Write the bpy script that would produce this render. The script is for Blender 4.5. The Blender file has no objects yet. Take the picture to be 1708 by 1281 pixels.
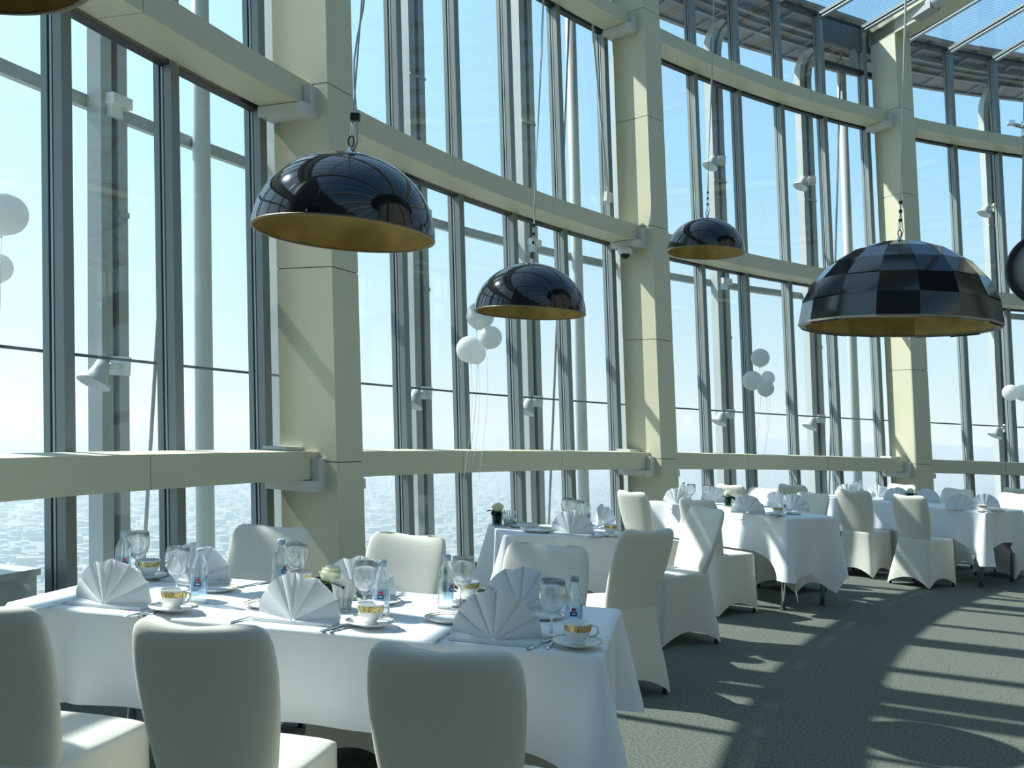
import bpy, bmesh, math, random
from mathutils import Vector, Matrix
random.seed(7)
PI = math.pi
# ------------------------------------------------------------------ fitted camera and tower geometry
F, PITCH, ROLL = 1561.29, 0.045015, 0.041938
EYE = 1.41
S = 1.45                                   # metres per wall unit
CXU, CYU, LEAN = 8.2143, 0.2091, 0.0914780  # tower axis (units), outward lean of the facade
TH0 = 2.690653                             # bearing of the first column seen from the axis
R0 = 10.0
CX, CY = CXU * S, CYU * S
FW = Vector((0, math.cos(PITCH), math.sin(PITCH)))
UP0 = Vector((0, -math.sin(PITCH), math.cos(PITCH)))
RT0 = Vector((1, 0, 0))
cr, sr = math.cos(ROLL), math.sin(ROLL)
RT = RT0 * cr + UP0 * sr
UPV = UP0 * cr - RT0 * sr
sc = bpy.context.scene
COL = sc.collection

# ------------------------------------------------------------------ camera, world, sun, exposure
cam = bpy.data.cameras.new('camera'); cam.sensor_width = 36.0; cam.lens = F / 1708 * 36.0
cam.clip_start = 0.05; cam.clip_end = 80000
co = bpy.data.objects.new('camera', cam); COL.objects.link(co)
mw = Matrix.Identity(4)
for i in range(3):
    mw[i][0] = RT[i]; mw[i][1] = UPV[i]; mw[i][2] = -FW[i]
mw[2][3] = EYE
co.matrix_world = mw
sc.camera = co

SUN_AZ, SUN_EL = math.radians(-22.5), math.radians(44.3)   # heading of the light, height of the sun
LDIR = Vector((math.cos(SUN_AZ) * math.cos(SUN_EL), math.sin(SUN_AZ) * math.cos(SUN_EL), -math.sin(SUN_EL)))
w = bpy.data.worlds.new('sky'); sc.world = w; w.use_nodes = True
nt = w.node_tree; nt.nodes.clear()
def N(t, **kw):
    n = nt.nodes.new(t)
    for k, v in kw.items(): setattr(n, k, v)
    return n
tc = N('ShaderNodeTexCoord'); sep = N('ShaderNodeSeparateXYZ'); nt.links.new(tc.outputs['Generated'], sep.inputs[0])
ramp = N('ShaderNodeValToRGB'); nt.links.new(sep.outputs['Z'], ramp.inputs[0])
els = ramp.color_ramp.elements
els[0].position = 0.0; els[0].color = (0.86, 0.93, 0.95, 1)
els[1].position = 1.0; els[1].color = (0.13, 0.33, 0.66, 1)
for p_, c_ in ((0.04, (0.76, 0.89, 0.94, 1)), (0.10, (0.64, 0.83, 0.93, 1)), (0.27, (0.40, 0.70, 0.95, 1)), (0.5, (0.26, 0.54, 0.86, 1))):
    e = els.new(p_); e.color = c_
dot = N('ShaderNodeVectorMath', operation='DOT_PRODUCT'); nt.links.new(tc.outputs['Generated'], dot.inputs[0])
dot.inputs[1].default_value = tuple(-LDIR)
mx = N('ShaderNodeMath', operation='MAXIMUM'); nt.links.new(dot.outputs['Value'], mx.inputs[0]); mx.inputs[1].default_value = 0
pw = N('ShaderNodeMath', operation='POWER'); nt.links.new(mx.outputs[0], pw.inputs[0]); pw.inputs[1].default_value = 3.0
sc_ = N('ShaderNodeMath', operation='MULTIPLY'); nt.links.new(pw.outputs[0], sc_.inputs[0]); sc_.inputs[1].default_value = 1.3
gl = N('ShaderNodeMix', data_type='RGBA', blend_type='ADD'); gl.clamp_result = False
nt.links.new(sc_.outputs[0], gl.inputs['Factor']); nt.links.new(ramp.outputs[0], gl.inputs['A']); gl.inputs['B'].default_value = (0.62, 0.72, 0.74, 1)
bg = N('ShaderNodeBackground'); bg.inputs['Strength'].default_value = 1.0
nt.links.new(gl.outputs['Result'], bg.inputs['Color'])
wo = N('ShaderNodeOutputWorld'); nt.links.new(bg.outputs[0], wo.inputs[0])

sun = bpy.data.lights.new('sun', 'SUN'); sun.energy = 7.2; sun.angle = math.radians(0.6); sun.color = (1.0, 0.98, 0.92)
so = bpy.data.objects.new('sun', sun); COL.objects.link(so)
so.rotation_euler = LDIR.to_track_quat('-Z', 'Y').to_euler()
vs = sc.view_settings
sc.display_settings.display_device = 'sRGB'
vs.view_transform = 'Standard'; vs.look = 'None'; vs.gamma = 1.0; vs.use_curve_mapping = False
vs.exposure = 0.18
sc.cycles.use_denoising = True
sc.cycles.max_bounces = 10; sc.cycles.transparent_max_bounces = 24
sc.cycles.diffuse_bounces = 4; sc.cycles.glossy_bounces = 5; sc.cycles.transmission_bounces = 8
sc.cycles.caustics_reflective = False; sc.cycles.caustics_refractive = False

# ------------------------------------------------------------------ helpers: rays and the facade
def ray(x, y):
    a = (x - 854) / F; b = (y - 640.5) / F
    X = cr * a + sr * b; Y = -sr * a + cr * b
    return FW + X * RT0 - Y * UP0
def at(x, y, z):
    d = ray(x, y); t = (z - EYE) / d.z
    return Vector((d.x * t, d.y * t, z))
def far(x, y, depth):
    d = ray(x, y)
    return Vector((0, 0, EYE)) + d * (depth / d.y)
def Wp(rel, off, zu, tang=0.0):
    th = TH0 - math.radians(rel)
    r = R0 + zu * math.tan(LEAN) + off
    x = CXU + r * math.cos(th) + tang * math.sin(th)
    y = CYU + r * math.sin(th) - tang * math.cos(th)
    return Vector((x * S, y * S, EYE + zu * S))
def zu(z): return (z - EYE) / S
FLOORU = zu(0.0)

# ------------------------------------------------------------------ helpers: materials
def mat(name, color, rough=0.5, metal=0.0, var=0.0, vscale=3.0, bump=0.0, bscale=60.0, spec=None, coat=0.0, color2=None, sheen=0.0, detail=4.0, thresh=None):
    m = bpy.data.materials.new(name); m.use_nodes = True
    t = m.node_tree; b = t.nodes['Principled BSDF']
    b.inputs['Base Color'].default_value = (*color, 1); b.inputs['Roughness'].default_value = rough; b.inputs['Metallic'].default_value = metal
    if spec is not None: b.inputs['Specular IOR Level'].default_value = spec
    if coat: b.inputs['Coat Weight'].default_value = coat; b.inputs['Coat Roughness'].default_value = 0.02
    if sheen: b.inputs['Sheen Weight'].default_value = sheen
    geo = t.nodes.new('ShaderNodeTexCoord')
    if var or color2:
        n = t.nodes.new('ShaderNodeTexNoise'); n.inputs['Scale'].default_value = vscale; n.inputs['Detail'].default_value = detail
        t.links.new(geo.outputs['Object'], n.inputs['Vector'])
        r = t.nodes.new('ShaderNodeValToRGB')
        c2 = color2 or tuple(max(0, c * (1 - var)) for c in color)
        lo, hi = thresh or (0.3, 0.7)
        r.color_ramp.elements[0].position = lo; r.color_ramp.elements[1].position = hi
        r.color_ramp.elements[0].color = (*c2, 1); r.color_ramp.elements[1].color = (*color, 1)
        t.links.new(n.outputs['Fac'], r.inputs[0]); t.links.new(r.outputs[0], b.inputs['Base Color'])
    if bump:
        n2 = t.nodes.new('ShaderNodeTexNoise'); n2.inputs['Scale'].default_value = bscale; n2.inputs['Detail'].default_value = 3
        t.links.new(geo.outputs['Object'], n2.inputs['Vector'])
        bp = t.nodes.new('ShaderNodeBump'); bp.inputs['Strength'].default_value = bump; bp.inputs['Distance'].default_value = 0.01
        t.links.new(n2.outputs['Fac'], bp.inputs['Height']); t.links.new(bp.outputs[0], b.inputs['Normal'])
    return m
def schlick(t, ior, refl=1.0):
    """Fresnel reflectance that is the same from either side of the sheet"""
    g = t.nodes.new('ShaderNodeNewGeometry'); d = t.nodes.new('ShaderNodeVectorMath'); d.operation = 'DOT_PRODUCT'
    t.links.new(g.outputs['Normal'], d.inputs[0]); t.links.new(g.outputs['Incoming'], d.inputs[1])
    def op(o, a, b=None, va=None, vb=None):
        n = t.nodes.new('ShaderNodeMath'); n.operation = o
        if a is not None: t.links.new(a, n.inputs[0])
        else: n.inputs[0].default_value = va
        if vb is not None: n.inputs[1].default_value = vb
        return n.outputs[0]
    f0 = ((ior - 1) / (ior + 1)) ** 2
    c = op('ABSOLUTE', d.outputs['Value']); c = op('MINIMUM', c, vb=1.0)
    n = t.nodes.new('ShaderNodeMath'); n.operation = 'SUBTRACT'; n.inputs[0].default_value = 1.0; t.links.new(c, n.inputs[1])
    p = op('POWER', n.outputs[0], vb=5.0); p = op('MULTIPLY', p, vb=1 - f0); p = op('ADD', p, vb=f0)
    k = t.nodes.new('ShaderNodeMath'); k.operation = 'MULTIPLY'; k.inputs[1].default_value = refl; k.use_clamp = True; t.links.new(p, k.inputs[0])
    return k
def glassy(name, tint, refl=1.0, ior=1.45, rough=0.0, refract=0.0, rior=1.33):
    """clear sheet: what is seen through it (tinted) mixed with the mirror image by Fresnel"""
    m = bpy.data.materials.new(name); m.use_nodes = True; t = m.node_tree; t.nodes.clear()
    tr = t.nodes.new('ShaderNodeBsdfTransparent'); tr.inputs[0].default_value = (*tint, 1)
    g = t.nodes.new('ShaderNodeBsdfGlossy'); g.inputs['Roughness'].default_value = rough
    k = schlick(t, ior, refl)
    mix = t.nodes.new('ShaderNodeMixShader'); t.links.new(k.outputs[0], mix.inputs[0])
    t.links.new(g.outputs[0], mix.inputs[2])
    if refract:
        gl_ = t.nodes.new('ShaderNodeBsdfGlass'); gl_.inputs['IOR'].default_value = rior; gl_.inputs['Color'].default_value = (*tint, 1)
        m2 = t.nodes.new('ShaderNodeMixShader'); m2.inputs[0].default_value = refract
        t.links.new(tr.outputs[0], m2.inputs[1]); t.links.new(gl_.outputs[0], m2.inputs[2]); t.links.new(m2.outputs[0], mix.inputs[1])
    else: t.links.new(tr.outputs[0], mix.inputs[1])
    o = t.nodes.new('ShaderNodeOutputMaterial'); t.links.new(mix.outputs[0], o.inputs[0])
    return m

M = {}
M['cream'] = mat('cream_panel', (0.645, 0.62, 0.455), 0.55, var=0.05, vscale=2.0, bump=0.15, bscale=220)
M['core'] = mat('dark_joint', (0.12, 0.115, 0.085), 0.8)
M['bracket'] = mat('white_bracket', (0.62, 0.63, 0.60), 0.5)
M['alu'] = mat('grey_aluminium', (0.22, 0.26, 0.258), 0.42, metal=0.15)
M['alu_light'] = mat('pale_aluminium_fin', (0.38, 0.43, 0.44), 0.4, metal=0.2)
M['spandrel'] = mat('grey_spandrel', (0.10, 0.11, 0.115), 0.5)
M['black'] = mat('black_gasket', (0.012, 0.016, 0.018), 0.6)
M['pane'] = glassy('window_glass', (0.955, 0.985, 0.985), 1.0, 1.42)
M['steel'] = mat('painted_steel', (0.42, 0.45, 0.435), 0.5, var=0.18, vscale=1.2)
M['steel_web'] = mat('weathered_web', (0.30, 0.27, 0.22), 0.7, var=0.3, vscale=2.0)
M['pipe'] = mat('white_pipe', (0.50, 0.55, 0.55), 0.4)
M['wire'] = mat('steel_wire', (0.10, 0.12, 0.13), 0.4, metal=0.5)
M['soffit'] = mat('canopy_sheet', (0.24, 0.215, 0.175), 0.6, var=0.35, vscale=1.0)
M['carpet'] = mat('grey_green_carpet', (0.25, 0.27, 0.225), 0.95, color2=(0.10, 0.115, 0.10), vscale=75.0, bump=1.0, bscale=230, spec=0.1, detail=6)
M['cloth'] = mat('white_linen', (0.80, 0.83, 0.85), 0.75, bump=0.08, bscale=500, spec=0.2, sheen=0.1)
M['napkin'] = mat('white_napkin', (0.79, 0.82, 0.84), 0.75, bump=0.08, bscale=600, spec=0.2)
M['cover'] = mat('ivory_spandex', (0.70, 0.69, 0.61), 0.7, var=0.03, vscale=4, spec=0.25, sheen=0.15)
M['foot'] = mat('dark_foot', (0.02, 0.02, 0.02), 0.5)
M['chrome'] = mat('chrome', (0.75, 0.77, 0.78), 0.12, metal=1.0)
M['wood'] = mat('table_board', (0.35, 0.25, 0.16), 0.6)
M['shade'] = mat('black_lacquer', (0.005, 0.007, 0.010), 0.07, spec=0.5, coat=0.2)
M['gold'] = mat('brushed_gold', (0.56, 0.39, 0.115), 0.45, metal=0.4, var=0.3, vscale=9)
M['rim'] = mat('pale_rim', (0.30, 0.28, 0.22), 0.35, metal=0.4)
M['brassrim'] = mat('dull_brass_rim', (0.16, 0.13, 0.07), 0.35, metal=0.5)
M['cord'] = mat('silver_cord', (0.50, 0.52, 0.50), 0.4, metal=0.3)
M['balloon'] = mat('white_latex', (0.84, 0.87, 0.86), 0.35, spec=0.4)
_t = M['balloon'].node_tree; _b = _t.nodes['Principled BSDF']; _o = _t.nodes['Material Output']
_tl = _t.nodes.new('ShaderNodeBsdfTranslucent'); _tl.inputs[0].default_value = (0.9, 0.93, 0.93, 1)
_mx = _t.nodes.new('ShaderNodeMixShader'); _mx.inputs[0].default_value = 0.45
_t.links.new(_b.outputs[0], _mx.inputs[1]); _t.links.new(_tl.outputs[0], _mx.inputs[2]); _t.links.new(_mx.outputs[0], _o.inputs[0])
M['china'] = mat('white_china', (0.82, 0.84, 0.82), 0.15, spec=0.6)
M['giltband'] = mat('gilt_band', (0.70, 0.56, 0.24), 0.3, metal=0.5, color2=(0.22, 0.17, 0.08), vscale=170, thresh=(0.40, 0.50))
M['giltline'] = mat('gilt_pattern', (0.75, 0.72, 0.60), 0.3, color2=(0.28, 0.20, 0.07), vscale=190, thresh=(0.45, 0.55))
M['goblet'] = glassy('goblet_glass', (0.985, 0.995, 0.995), 1.6, 1.5, refract=0.75, rior=1.45)
M['bottle'] = glassy('clear_bottle', (0.93, 0.975, 0.98), 1.6, 1.45, refract=0.45)
M['cap'] = mat('pale_blue_cap', (0.42, 0.55, 0.62), 0.4)
M['label'] = glassy('blue_film', (0.62, 0.78, 0.92), 0.6, 1.4, rough=0.3)
M['red'] = mat('red_print', (0.55, 0.05, 0.06), 0.5)
M['navy'] = mat('navy_print', (0.04, 0.09, 0.28), 0.5)
M['rose'] = mat('cream_rose', (0.80, 0.80, 0.58), 0.6)
M['leaf'] = mat('dark_leaf', (0.016, 0.060, 0.016), 0.55, var=0.4, vscale=30, spec=0.25)
M['vase'] = glassy('vase_glass', (0.62, 0.72, 0.68), 1.3, 1.45)
M['clearholder'] = glassy('clear_holder', (0.90, 0.93, 0.92), 1.3, 1.45)
M['paper'] = mat('white_paper', (0.80, 0.80, 0.76), 0.7)
M['plastic'] = mat('white_plastic', (0.72, 0.74, 0.73), 0.35)
M['greyrough'] = mat('grey_face', (0.42, 0.43, 0.42), 0.6)
M['backwall'] = mat('beige_plaster', (0.30, 0.29, 0.24), 0.8)
M['ground'] = mat('desert_city_ground', (0.36, 0.38, 0.36), 0.95, color2=(0.17, 0.21, 0.21), vscale=0.006, detail=12)
M['citybox'] = mat('pale_city_block', (0.46, 0.46, 0.43), 0.9, color2=(0.25, 0.27, 0.26), vscale=0.01, detail=6)

def translucent(m, k, col):
    t = m.node_tree; b = t.nodes['Principled BSDF']; o = t.nodes['Material Output']
    tl = t.nodes.new('ShaderNodeBsdfTranslucent'); tl.inputs[0].default_value = (*col, 1)
    mx_ = t.nodes.new('ShaderNodeMixShader'); mx_.inputs[0].default_value = k
    t.links.new(b.outputs[0], mx_.inputs[1]); t.links.new(tl.outputs[0], mx_.inputs[2]); t.links.new(mx_.outputs[0], o.inputs[0])
translucent(M['napkin'], .22, (.86, .89, .9))
# roof glazing with a fine woven wire grid printed in it
def roof_glass():
    m = bpy.data.materials.new('gridded_roof_glass'); m.use_nodes = True; t = m.node_tree; t.nodes.clear()
    uv = t.nodes.new('ShaderNodeTexCoord'); sp = t.nodes.new('ShaderNodeSeparateXYZ'); t.links.new(uv.outputs['UV'], sp.inputs[0])
    outs = []
    for ax in ('X', 'Y'):
        a = t.nodes.new('ShaderNodeMath'); a.operation = 'FRACT'; t.links.new(sp.outputs[ax], a.inputs[0])
        b = t.nodes.new('ShaderNodeMath'); b.operation = 'LESS_THAN'; b.inputs[1].default_value = 0.30 if ax == 'Y' else 0.22; t.links.new(a.outputs[0], b.inputs[0])
        outs.append(b)
    mxn = t.nodes.new('ShaderNodeMath'); mxn.operation = 'MAXIMUM'; t.links.new(outs[0].outputs[0], mxn.inputs[0]); t.links.new(outs[1].outputs[0], mxn.inputs[1])
    tr = t.nodes.new('ShaderNodeBsdfTransparent'); tr.inputs[0].default_value = (0.93, 0.97, 0.98, 1)
    df = t.nodes.new('ShaderNodeBsdfTransparent'); df.inputs[0].default_value = (0.55, 0.66, 0.74, 1)
    gs = t.nodes.new('ShaderNodeBsdfGlossy'); gs.inputs['Roughness'].default_value = 0.0
    fr = schlick(t, 1.42)
    m1 = t.nodes.new('ShaderNodeMixShader'); t.links.new(mxn.outputs[0], m1.inputs[0]); t.links.new(tr.outputs[0], m1.inputs[1]); t.links.new(df.outputs[0], m1.inputs[2])
    m2 = t.nodes.new('ShaderNodeMixShader'); t.links.new(fr.outputs[0], m2.inputs[0]); t.links.new(m1.outputs[0], m2.inputs[1]); t.links.new(gs.outputs[0], m2.inputs[2])
    o = t.nodes.new('ShaderNodeOutputMaterial'); t.links.new(m2.outputs[0], o.inputs[0])
    return m
M['roofglass'] = roof_glass()

# ------------------------------------------------------------------ helpers: mesh building
class MB:
    def __init__(s): s.v = []; s.f = []; s.m = []; s.sm = []
    def add(s, verts, faces, mi=0, smooth=False):
        n = len(s.v); s.v += [tuple(v) for v in verts]
        for f in faces: s.f.append(tuple(n + i for i in f)); s.m.append(mi); s.sm.append(smooth)
        return s
    def hexa(s, p, mi=0):                                   # 8 points: bottom 4 ccw, top 4 ccw
        return s.add(p, [(3, 2, 1, 0), (4, 5, 6, 7), (0, 1, 5, 4), (1, 2, 6, 5), (2, 3, 7, 6), (3, 0, 4, 7)], mi)
    def box(s, c, h, mi=0, rot=None):
        c = Vector(c); pts = []
        for dz in (-1, 1):
            for dx, dy in ((-1, -1), (1, -1), (1, 1), (-1, 1)):
                v = Vector((dx * h[0], dy * h[1], dz * h[2]))
                if rot is not None: v = rot @ v
                pts.append(c + v)
        return s.hexa(pts, mi)
    def loops(s, L, closed=True, cap0=False, cap1=False, mi=0, smooth=True):
        n = len(s.v); k = len(L[0])
        for l in L: s.v += [tuple(v) for v in l]
        rng = k if closed else k - 1
        for i in range(len(L) - 1):
            for j in range(rng):
                a = n + i * k + j; b = n + i * k + (j + 1) % k
                s.f.append((a, b, b + k, a + k)); s.m.append(mi); s.sm.append(smooth)
        if cap0: s.f.append(tuple(n + j for j in reversed(range(k)))); s.m.append(mi); s.sm.append(False)
        if cap1: s.f.append(tuple(n + (len(L) - 1) * k + j for j in range(k))); s.m.append(mi); s.sm.append(False)
        return s
    def lathe(s, prof, seg=24, c=(0, 0, 0), mi=0, smooth=True, phase=0.0):
        L = [[(c[0] + r * math.cos(phase + 2 * PI * j / seg), c[1] + r * math.sin(phase + 2 * PI * j / seg), c[2] + z) for j in range(seg)] for r, z in prof]
        return s.loops(L, True, False, False, mi, smooth)
    def tube(s, pts, r, seg=8, mi=0, cap=True):
        P = [Vector(p) for p in pts]; L = []
        rr = r if isinstance(r, (list, tuple)) else [r] * len(P)
        up = None
        for i, p in enumerate(P):
            d = (P[min(i + 1, len(P) - 1)] - P[max(i - 1, 0)]).normalized()
            if up is None or abs(up.dot(d)) > 0.97: up = Vector((0, 0, 1)) if abs(d.z) < 0.9 else Vector((1, 0, 0))
            a = d.cross(up).normalized(); b = a.cross(d).normalized(); up = b
            L.append([p + a * rr[i] * math.cos(2 * PI * j / seg) + b * rr[i] * math.sin(2 * PI * j / seg) for j in range(seg)])
        return s.loops(L, True, cap, cap, mi, True)
    def mesh(s, name, mats):
        me = bpy.data.meshes.new(name); me.from_pydata(s.v, [], s.f)
        for m in (mats if isinstance(mats, (list, tuple)) else [mats]): me.materials.append(m)
        me.polygons.foreach_set('material_index', s.m); me.polygons.foreach_set('use_smooth', s.sm)
        bm = bmesh.new(); bm.from_mesh(me); bmesh.ops.recalc_face_normals(bm, faces=bm.faces); bm.to_mesh(me); bm.free()
        me.update(); return me
    def obj(s, name, mats, parent=None): return link(name, s.mesh(name, mats), parent)
def link(name, me, parent=None):
    o = bpy.data.objects.new(name, me); COL.objects.link(o)
    if parent: o.parent = parent
    return o
def tag(o, label=None, cat=None, group=None, kind=None):
    if label: o['label'] = label
    if cat: o['category'] = cat
    if group: o['group'] = group
    if kind: o['kind'] = kind
    return o
def thing(name, label, cat, loc=(0, 0, 0), rz=0.0, group=None, kind=None):
    o = bpy.data.objects.new(name, None); COL.objects.link(o); o.location = loc; o.rotation_euler = (0, 0, rz); o.empty_display_size = 0.05
    return tag(o, label, cat, group, kind)
KIDS = {}
def children_of(o): return [c for c in bpy.data.objects if c.parent == o]
def copy_tree(src, loc, rz=0.0, label=None, group=None):
    if src.name not in KIDS: KIDS[src.name] = [(c, children_of(c)) for c in children_of(src)]
    r = src.copy(); COL.objects.link(r); r.location = loc; r.rotation_euler = (0, 0, rz)
    if label: r['label'] = label
    if group: r['group'] = group
    for c, gs in KIDS[src.name]:
        d = c.copy(); COL.objects.link(d); d.parent = r
        for g in gs:
            e_ = g.copy(); COL.objects.link(e_); e_.parent = d
    return r
def arcbox(mb, r0, r1, o0, o1, z0, z1, n=8, mi=0):
    """curved bar of rectangular section between two bearings"""
    L = []
    for i in range(n + 1):
        a = r0 + (r1 - r0) * i / n
        L.append([Wp(a, o0, z0), Wp(a, o1, z0), Wp(a, o1, z1), Wp(a, o0, z1)])
    return mb.loops(L, True, True, True, mi, False)
def radbox(mb, rel, t0, t1, o0, o1, z0, z1, mi=0):
    return mb.hexa([Wp(rel, o0, z0, t0), Wp(rel, o0, z0, t1), Wp(rel, o1, z0, t1), Wp(rel, o1, z0, t0),
                    Wp(rel, o0, z1, t0), Wp(rel, o0, z1, t1), Wp(rel, o1, z1, t1), Wp(rel, o1, z1, t0)], mi)

# ------------------------------------------------------------------ the tower: levels
ZL, TL, ZM, TM, ZU, TU = -0.16109, 0.13107, 1.66063, 0.13024, 3.45779, 0.12058
CW, CD, BO, BT = 0.21838, 0.33660, 0.10911, 0.22468
ZE = 4.49; SLOPE = 0.09; GO = 0.405
KS = range(-1, 5)                 # columns standing in the glazed half
BAYS = range(-1, 4)
FIRST_M = -1.0                    # bearing of the mullion beside the first column
def mull(k): return FIRST_M + 20.0 / 6 * k

# floor
mb = MB(); ring = [(CX + 15.0 * math.cos(2 * PI * i / 96), CY + 15.0 * math.sin(2 * PI * i / 96)) for i in range(96)]
mb.add([(x, y, 0) for x, y in ring] + [(x, y, -0.4) for x, y in ring], [tuple(range(96))] + [(i, i + 96, (i + 1) % 96 + 96, (i + 1) % 96) for i in range(96)])
tag(mb.obj('floor', M['carpet']), kind='structure')

# columns of stacked cladding panels
ORD = {0: 'first', 1: 'second', 2: 'third', 3: 'fourth', -1: 'hidden near', -2: 'hidden rear', 4: 'hidden far'}
JOINTS = [FLOORU, -0.206, 0.735, 1.65, 2.56, 3.48, 4.56]
for k in KS:
    c = thing('column', f'{ORD[k]} pale cream panelled column leaning outward, counted from the left', 'column', Wp(20 * k, 0.15, FLOORU), kind='structure')
    inv = Matrix.Translation(-Vector(c.location))
    def under(mb_, name, m):
        o = mb_.obj(name, m, c); o.matrix_parent_inverse = inv; return o
    mb = MB(); radbox(mb, 20 * k, -CW / 2 + .007, CW / 2 - .007, .007, CD - .007, FLOORU, 4.56); under(mb, 'core', M['core'])
    for a, b in zip(JOINTS, JOINTS[1:]):
        mb = MB(); g = 0.0025
        radbox(mb, 20 * k, -CW / 2, CW / 2, 0, CD, a + g, b - g); under(mb, 'panel', M['cream'])

# curved ring beams with their brackets
DTH = math.degrees((CW / 2) / 10.25)
def beam(k, lv, zt, th, lab):
    b = thing('beam', lab, 'beam', Wp(20 * k + 10, BO + .1, zt - th), kind='structure')
    inv = Matrix.Translation(-Vector(b.location))
    a0, a1 = 20 * k + DTH, 20 * k + 20 - DTH
    for j in range(3):
        mb = MB(); u0 = a0 + (a1 - a0) * j / 3 + .012; u1 = a0 + (a1 - a0) * (j + 1) / 3 - .012
        arcbox(mb, u0, u1, BO, BO + BT, zt - th, zt, 8); o = mb.obj('panel', M['cream'], b); o.matrix_parent_inverse = inv
    mb = MB(); arcbox(mb, a0, a1, BO + .006, BO + BT - .006, zt - th + .006, zt - .006, 18); o = mb.obj('core', M['core'], b); o.matrix_parent_inverse = inv
    for s0, s1 in ((a0, a0 + .62), (a1 - .62, a1)):
        mb = MB()
        arcbox(mb, s0, s1, BO - .045, BO + BT + .01, zt - th - .055, zt - th - .004, 2)
        lo, hi = (s0, s0 + .32) if s0 == a0 else (s1 - .32, s1)
        arcbox(mb, lo, hi, BO - .045, BO - .004, zt - th - .004, zt - .03, 2)
        o = mb.obj('bracket', M['bracket'], b); o.matrix_parent_inverse = inv
    if lv == 'L':
        mb = MB(); arcbox(mb, a1 - .75, a1, BO + .09, BO + BT, zt + .002, zt + .018, 2); o = mb.obj('cap_plate', M['bracket'], b); o.matrix_parent_inverse = inv
    return b
BN = {-2: 'behind the camera', -1: 'left of the first column', 0: 'between first and second columns', 1: 'between second and third columns', 2: 'right of the third column', 3: 'past the right edge'}
for k in BAYS:
    beam(k, 'L', ZL, TL, 'waist-high curved cream rail beam ' + BN[k])
    beam(k, 'M', ZM, TM, 'mid-height curved cream ring beam ' + BN[k])
    beam(k, 'U', ZU, TU, 'upper curved cream ring beam ' + BN[k])

# glazed bays: mullions, transoms and panes
LEV = [(FLOORU + .08, ZL - TL - .012), (ZL - TL + .012, ZM - TM - .012), (ZM - TM + .012, ZU - TU - .012), (ZU - TU + .012, ZE - .02)]
for i, k in enumerate(BAYS):
    w_ = thing(f'window_{i + 1}', 'tall glazed bay of grey mullions and clear panes ' + BN[k], 'window', Wp(20 * k + 9, GO, FLOORU), kind='structure')
    inv = Matrix.Translation(-Vector(w_.location))
    def under(mb_, name, m):
        o = mb_.obj(name, m, w_); o.matrix_parent_inverse = inv; return o
    for j in range(6):
        r = mull(6 * k + j)
        mb = MB()
        radbox(mb, r, -.026, .026, .345, .385, FLOORU, ZE)          # inner box
        radbox(mb, r, -.017, .017, .385, .395, FLOORU, ZE, 1)       # gasket shadow gap
        radbox(mb, r, -.022, .022, .395, .405, FLOORU, ZE, 2)       # pale fin
        radbox(mb, r, -.017, .017, .405, .415, FLOORU, ZE, 1)
        radbox(mb, r, -.024, .024, .415, .445, FLOORU, ZE)          # outer cap
        under(mb, 'mullion', [M['alu'], M['black'], M['alu_light']])
        r2 = mull(6 * k + j + 1)
        for z0, z1 in LEV:
            mb = MB(); e_ = .10
            a = r + e_; b = r2 - e_
            mb.hexa([Wp(a, GO - .004, z0), Wp(b, GO - .004, z0), Wp(b, GO + .004, z0), Wp(a, GO + .004, z0),
                     Wp(a, GO - .004, z1), Wp(b, GO - .004, z1), Wp(b, GO + .004, z1), Wp(a, GO + .004, z1)])
            under(mb, 'pane', M['pane'])
    a0, a1 = mull(6 * k), mull(6 * k + 6)
    for z0, z1 in ((ZL - TL - .012, ZL - TL + .016), (ZM - TM - .014, ZM - TM + .016), (ZU - TU - .014, ZU - TU + .016)):
        mb = MB(); arcbox(mb, a0, a1, .352, .41, z0, z1, 12); under(mb, 'transom', M['black'])
    mb = MB(); arcbox(mb, a0, a1, .34, .45, FLOORU, FLOORU + .085, 12); under(mb, 'sill', M['alu'])
    mb = MB(); arcbox(mb, a0, a1, .36, .45, ZE - .03, ZE + .0, 12); under(mb, 'head', M['black'])
# opaque spandrel and small vent frame left of the third column's top
sp_ = thing('trim_1', 'grey spandrel panel over a small framed vent beside the third column top', 'trim', Wp(37.6, .38, 4.1), kind='structure')
inv = Matrix.Translation(-Vector(sp_.location))
r0_, r1_ = mull(11) + .28, mull(12) - .28
mb = MB(); arcbox(mb, r0_, r1_ + 1.0, .365, .40, 4.19, 4.455, 4); o = mb.obj('panel', M['spandrel'], sp_); o.matrix_parent_inverse = inv
mb = MB(); arcbox(mb, r0_, r1_ + 1.0, .35, .41, 3.93, 3.975, 4); o = mb.obj('rail', M['black'], sp_); o.matrix_parent_inverse = inv
mb = MB(); radbox(mb, r1_ - .5, -.02, .02, .35, .41, 3.975, 4.19); o = mb.obj('jamb', M['alu'], sp_); o.matrix_parent_inverse = inv

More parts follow.
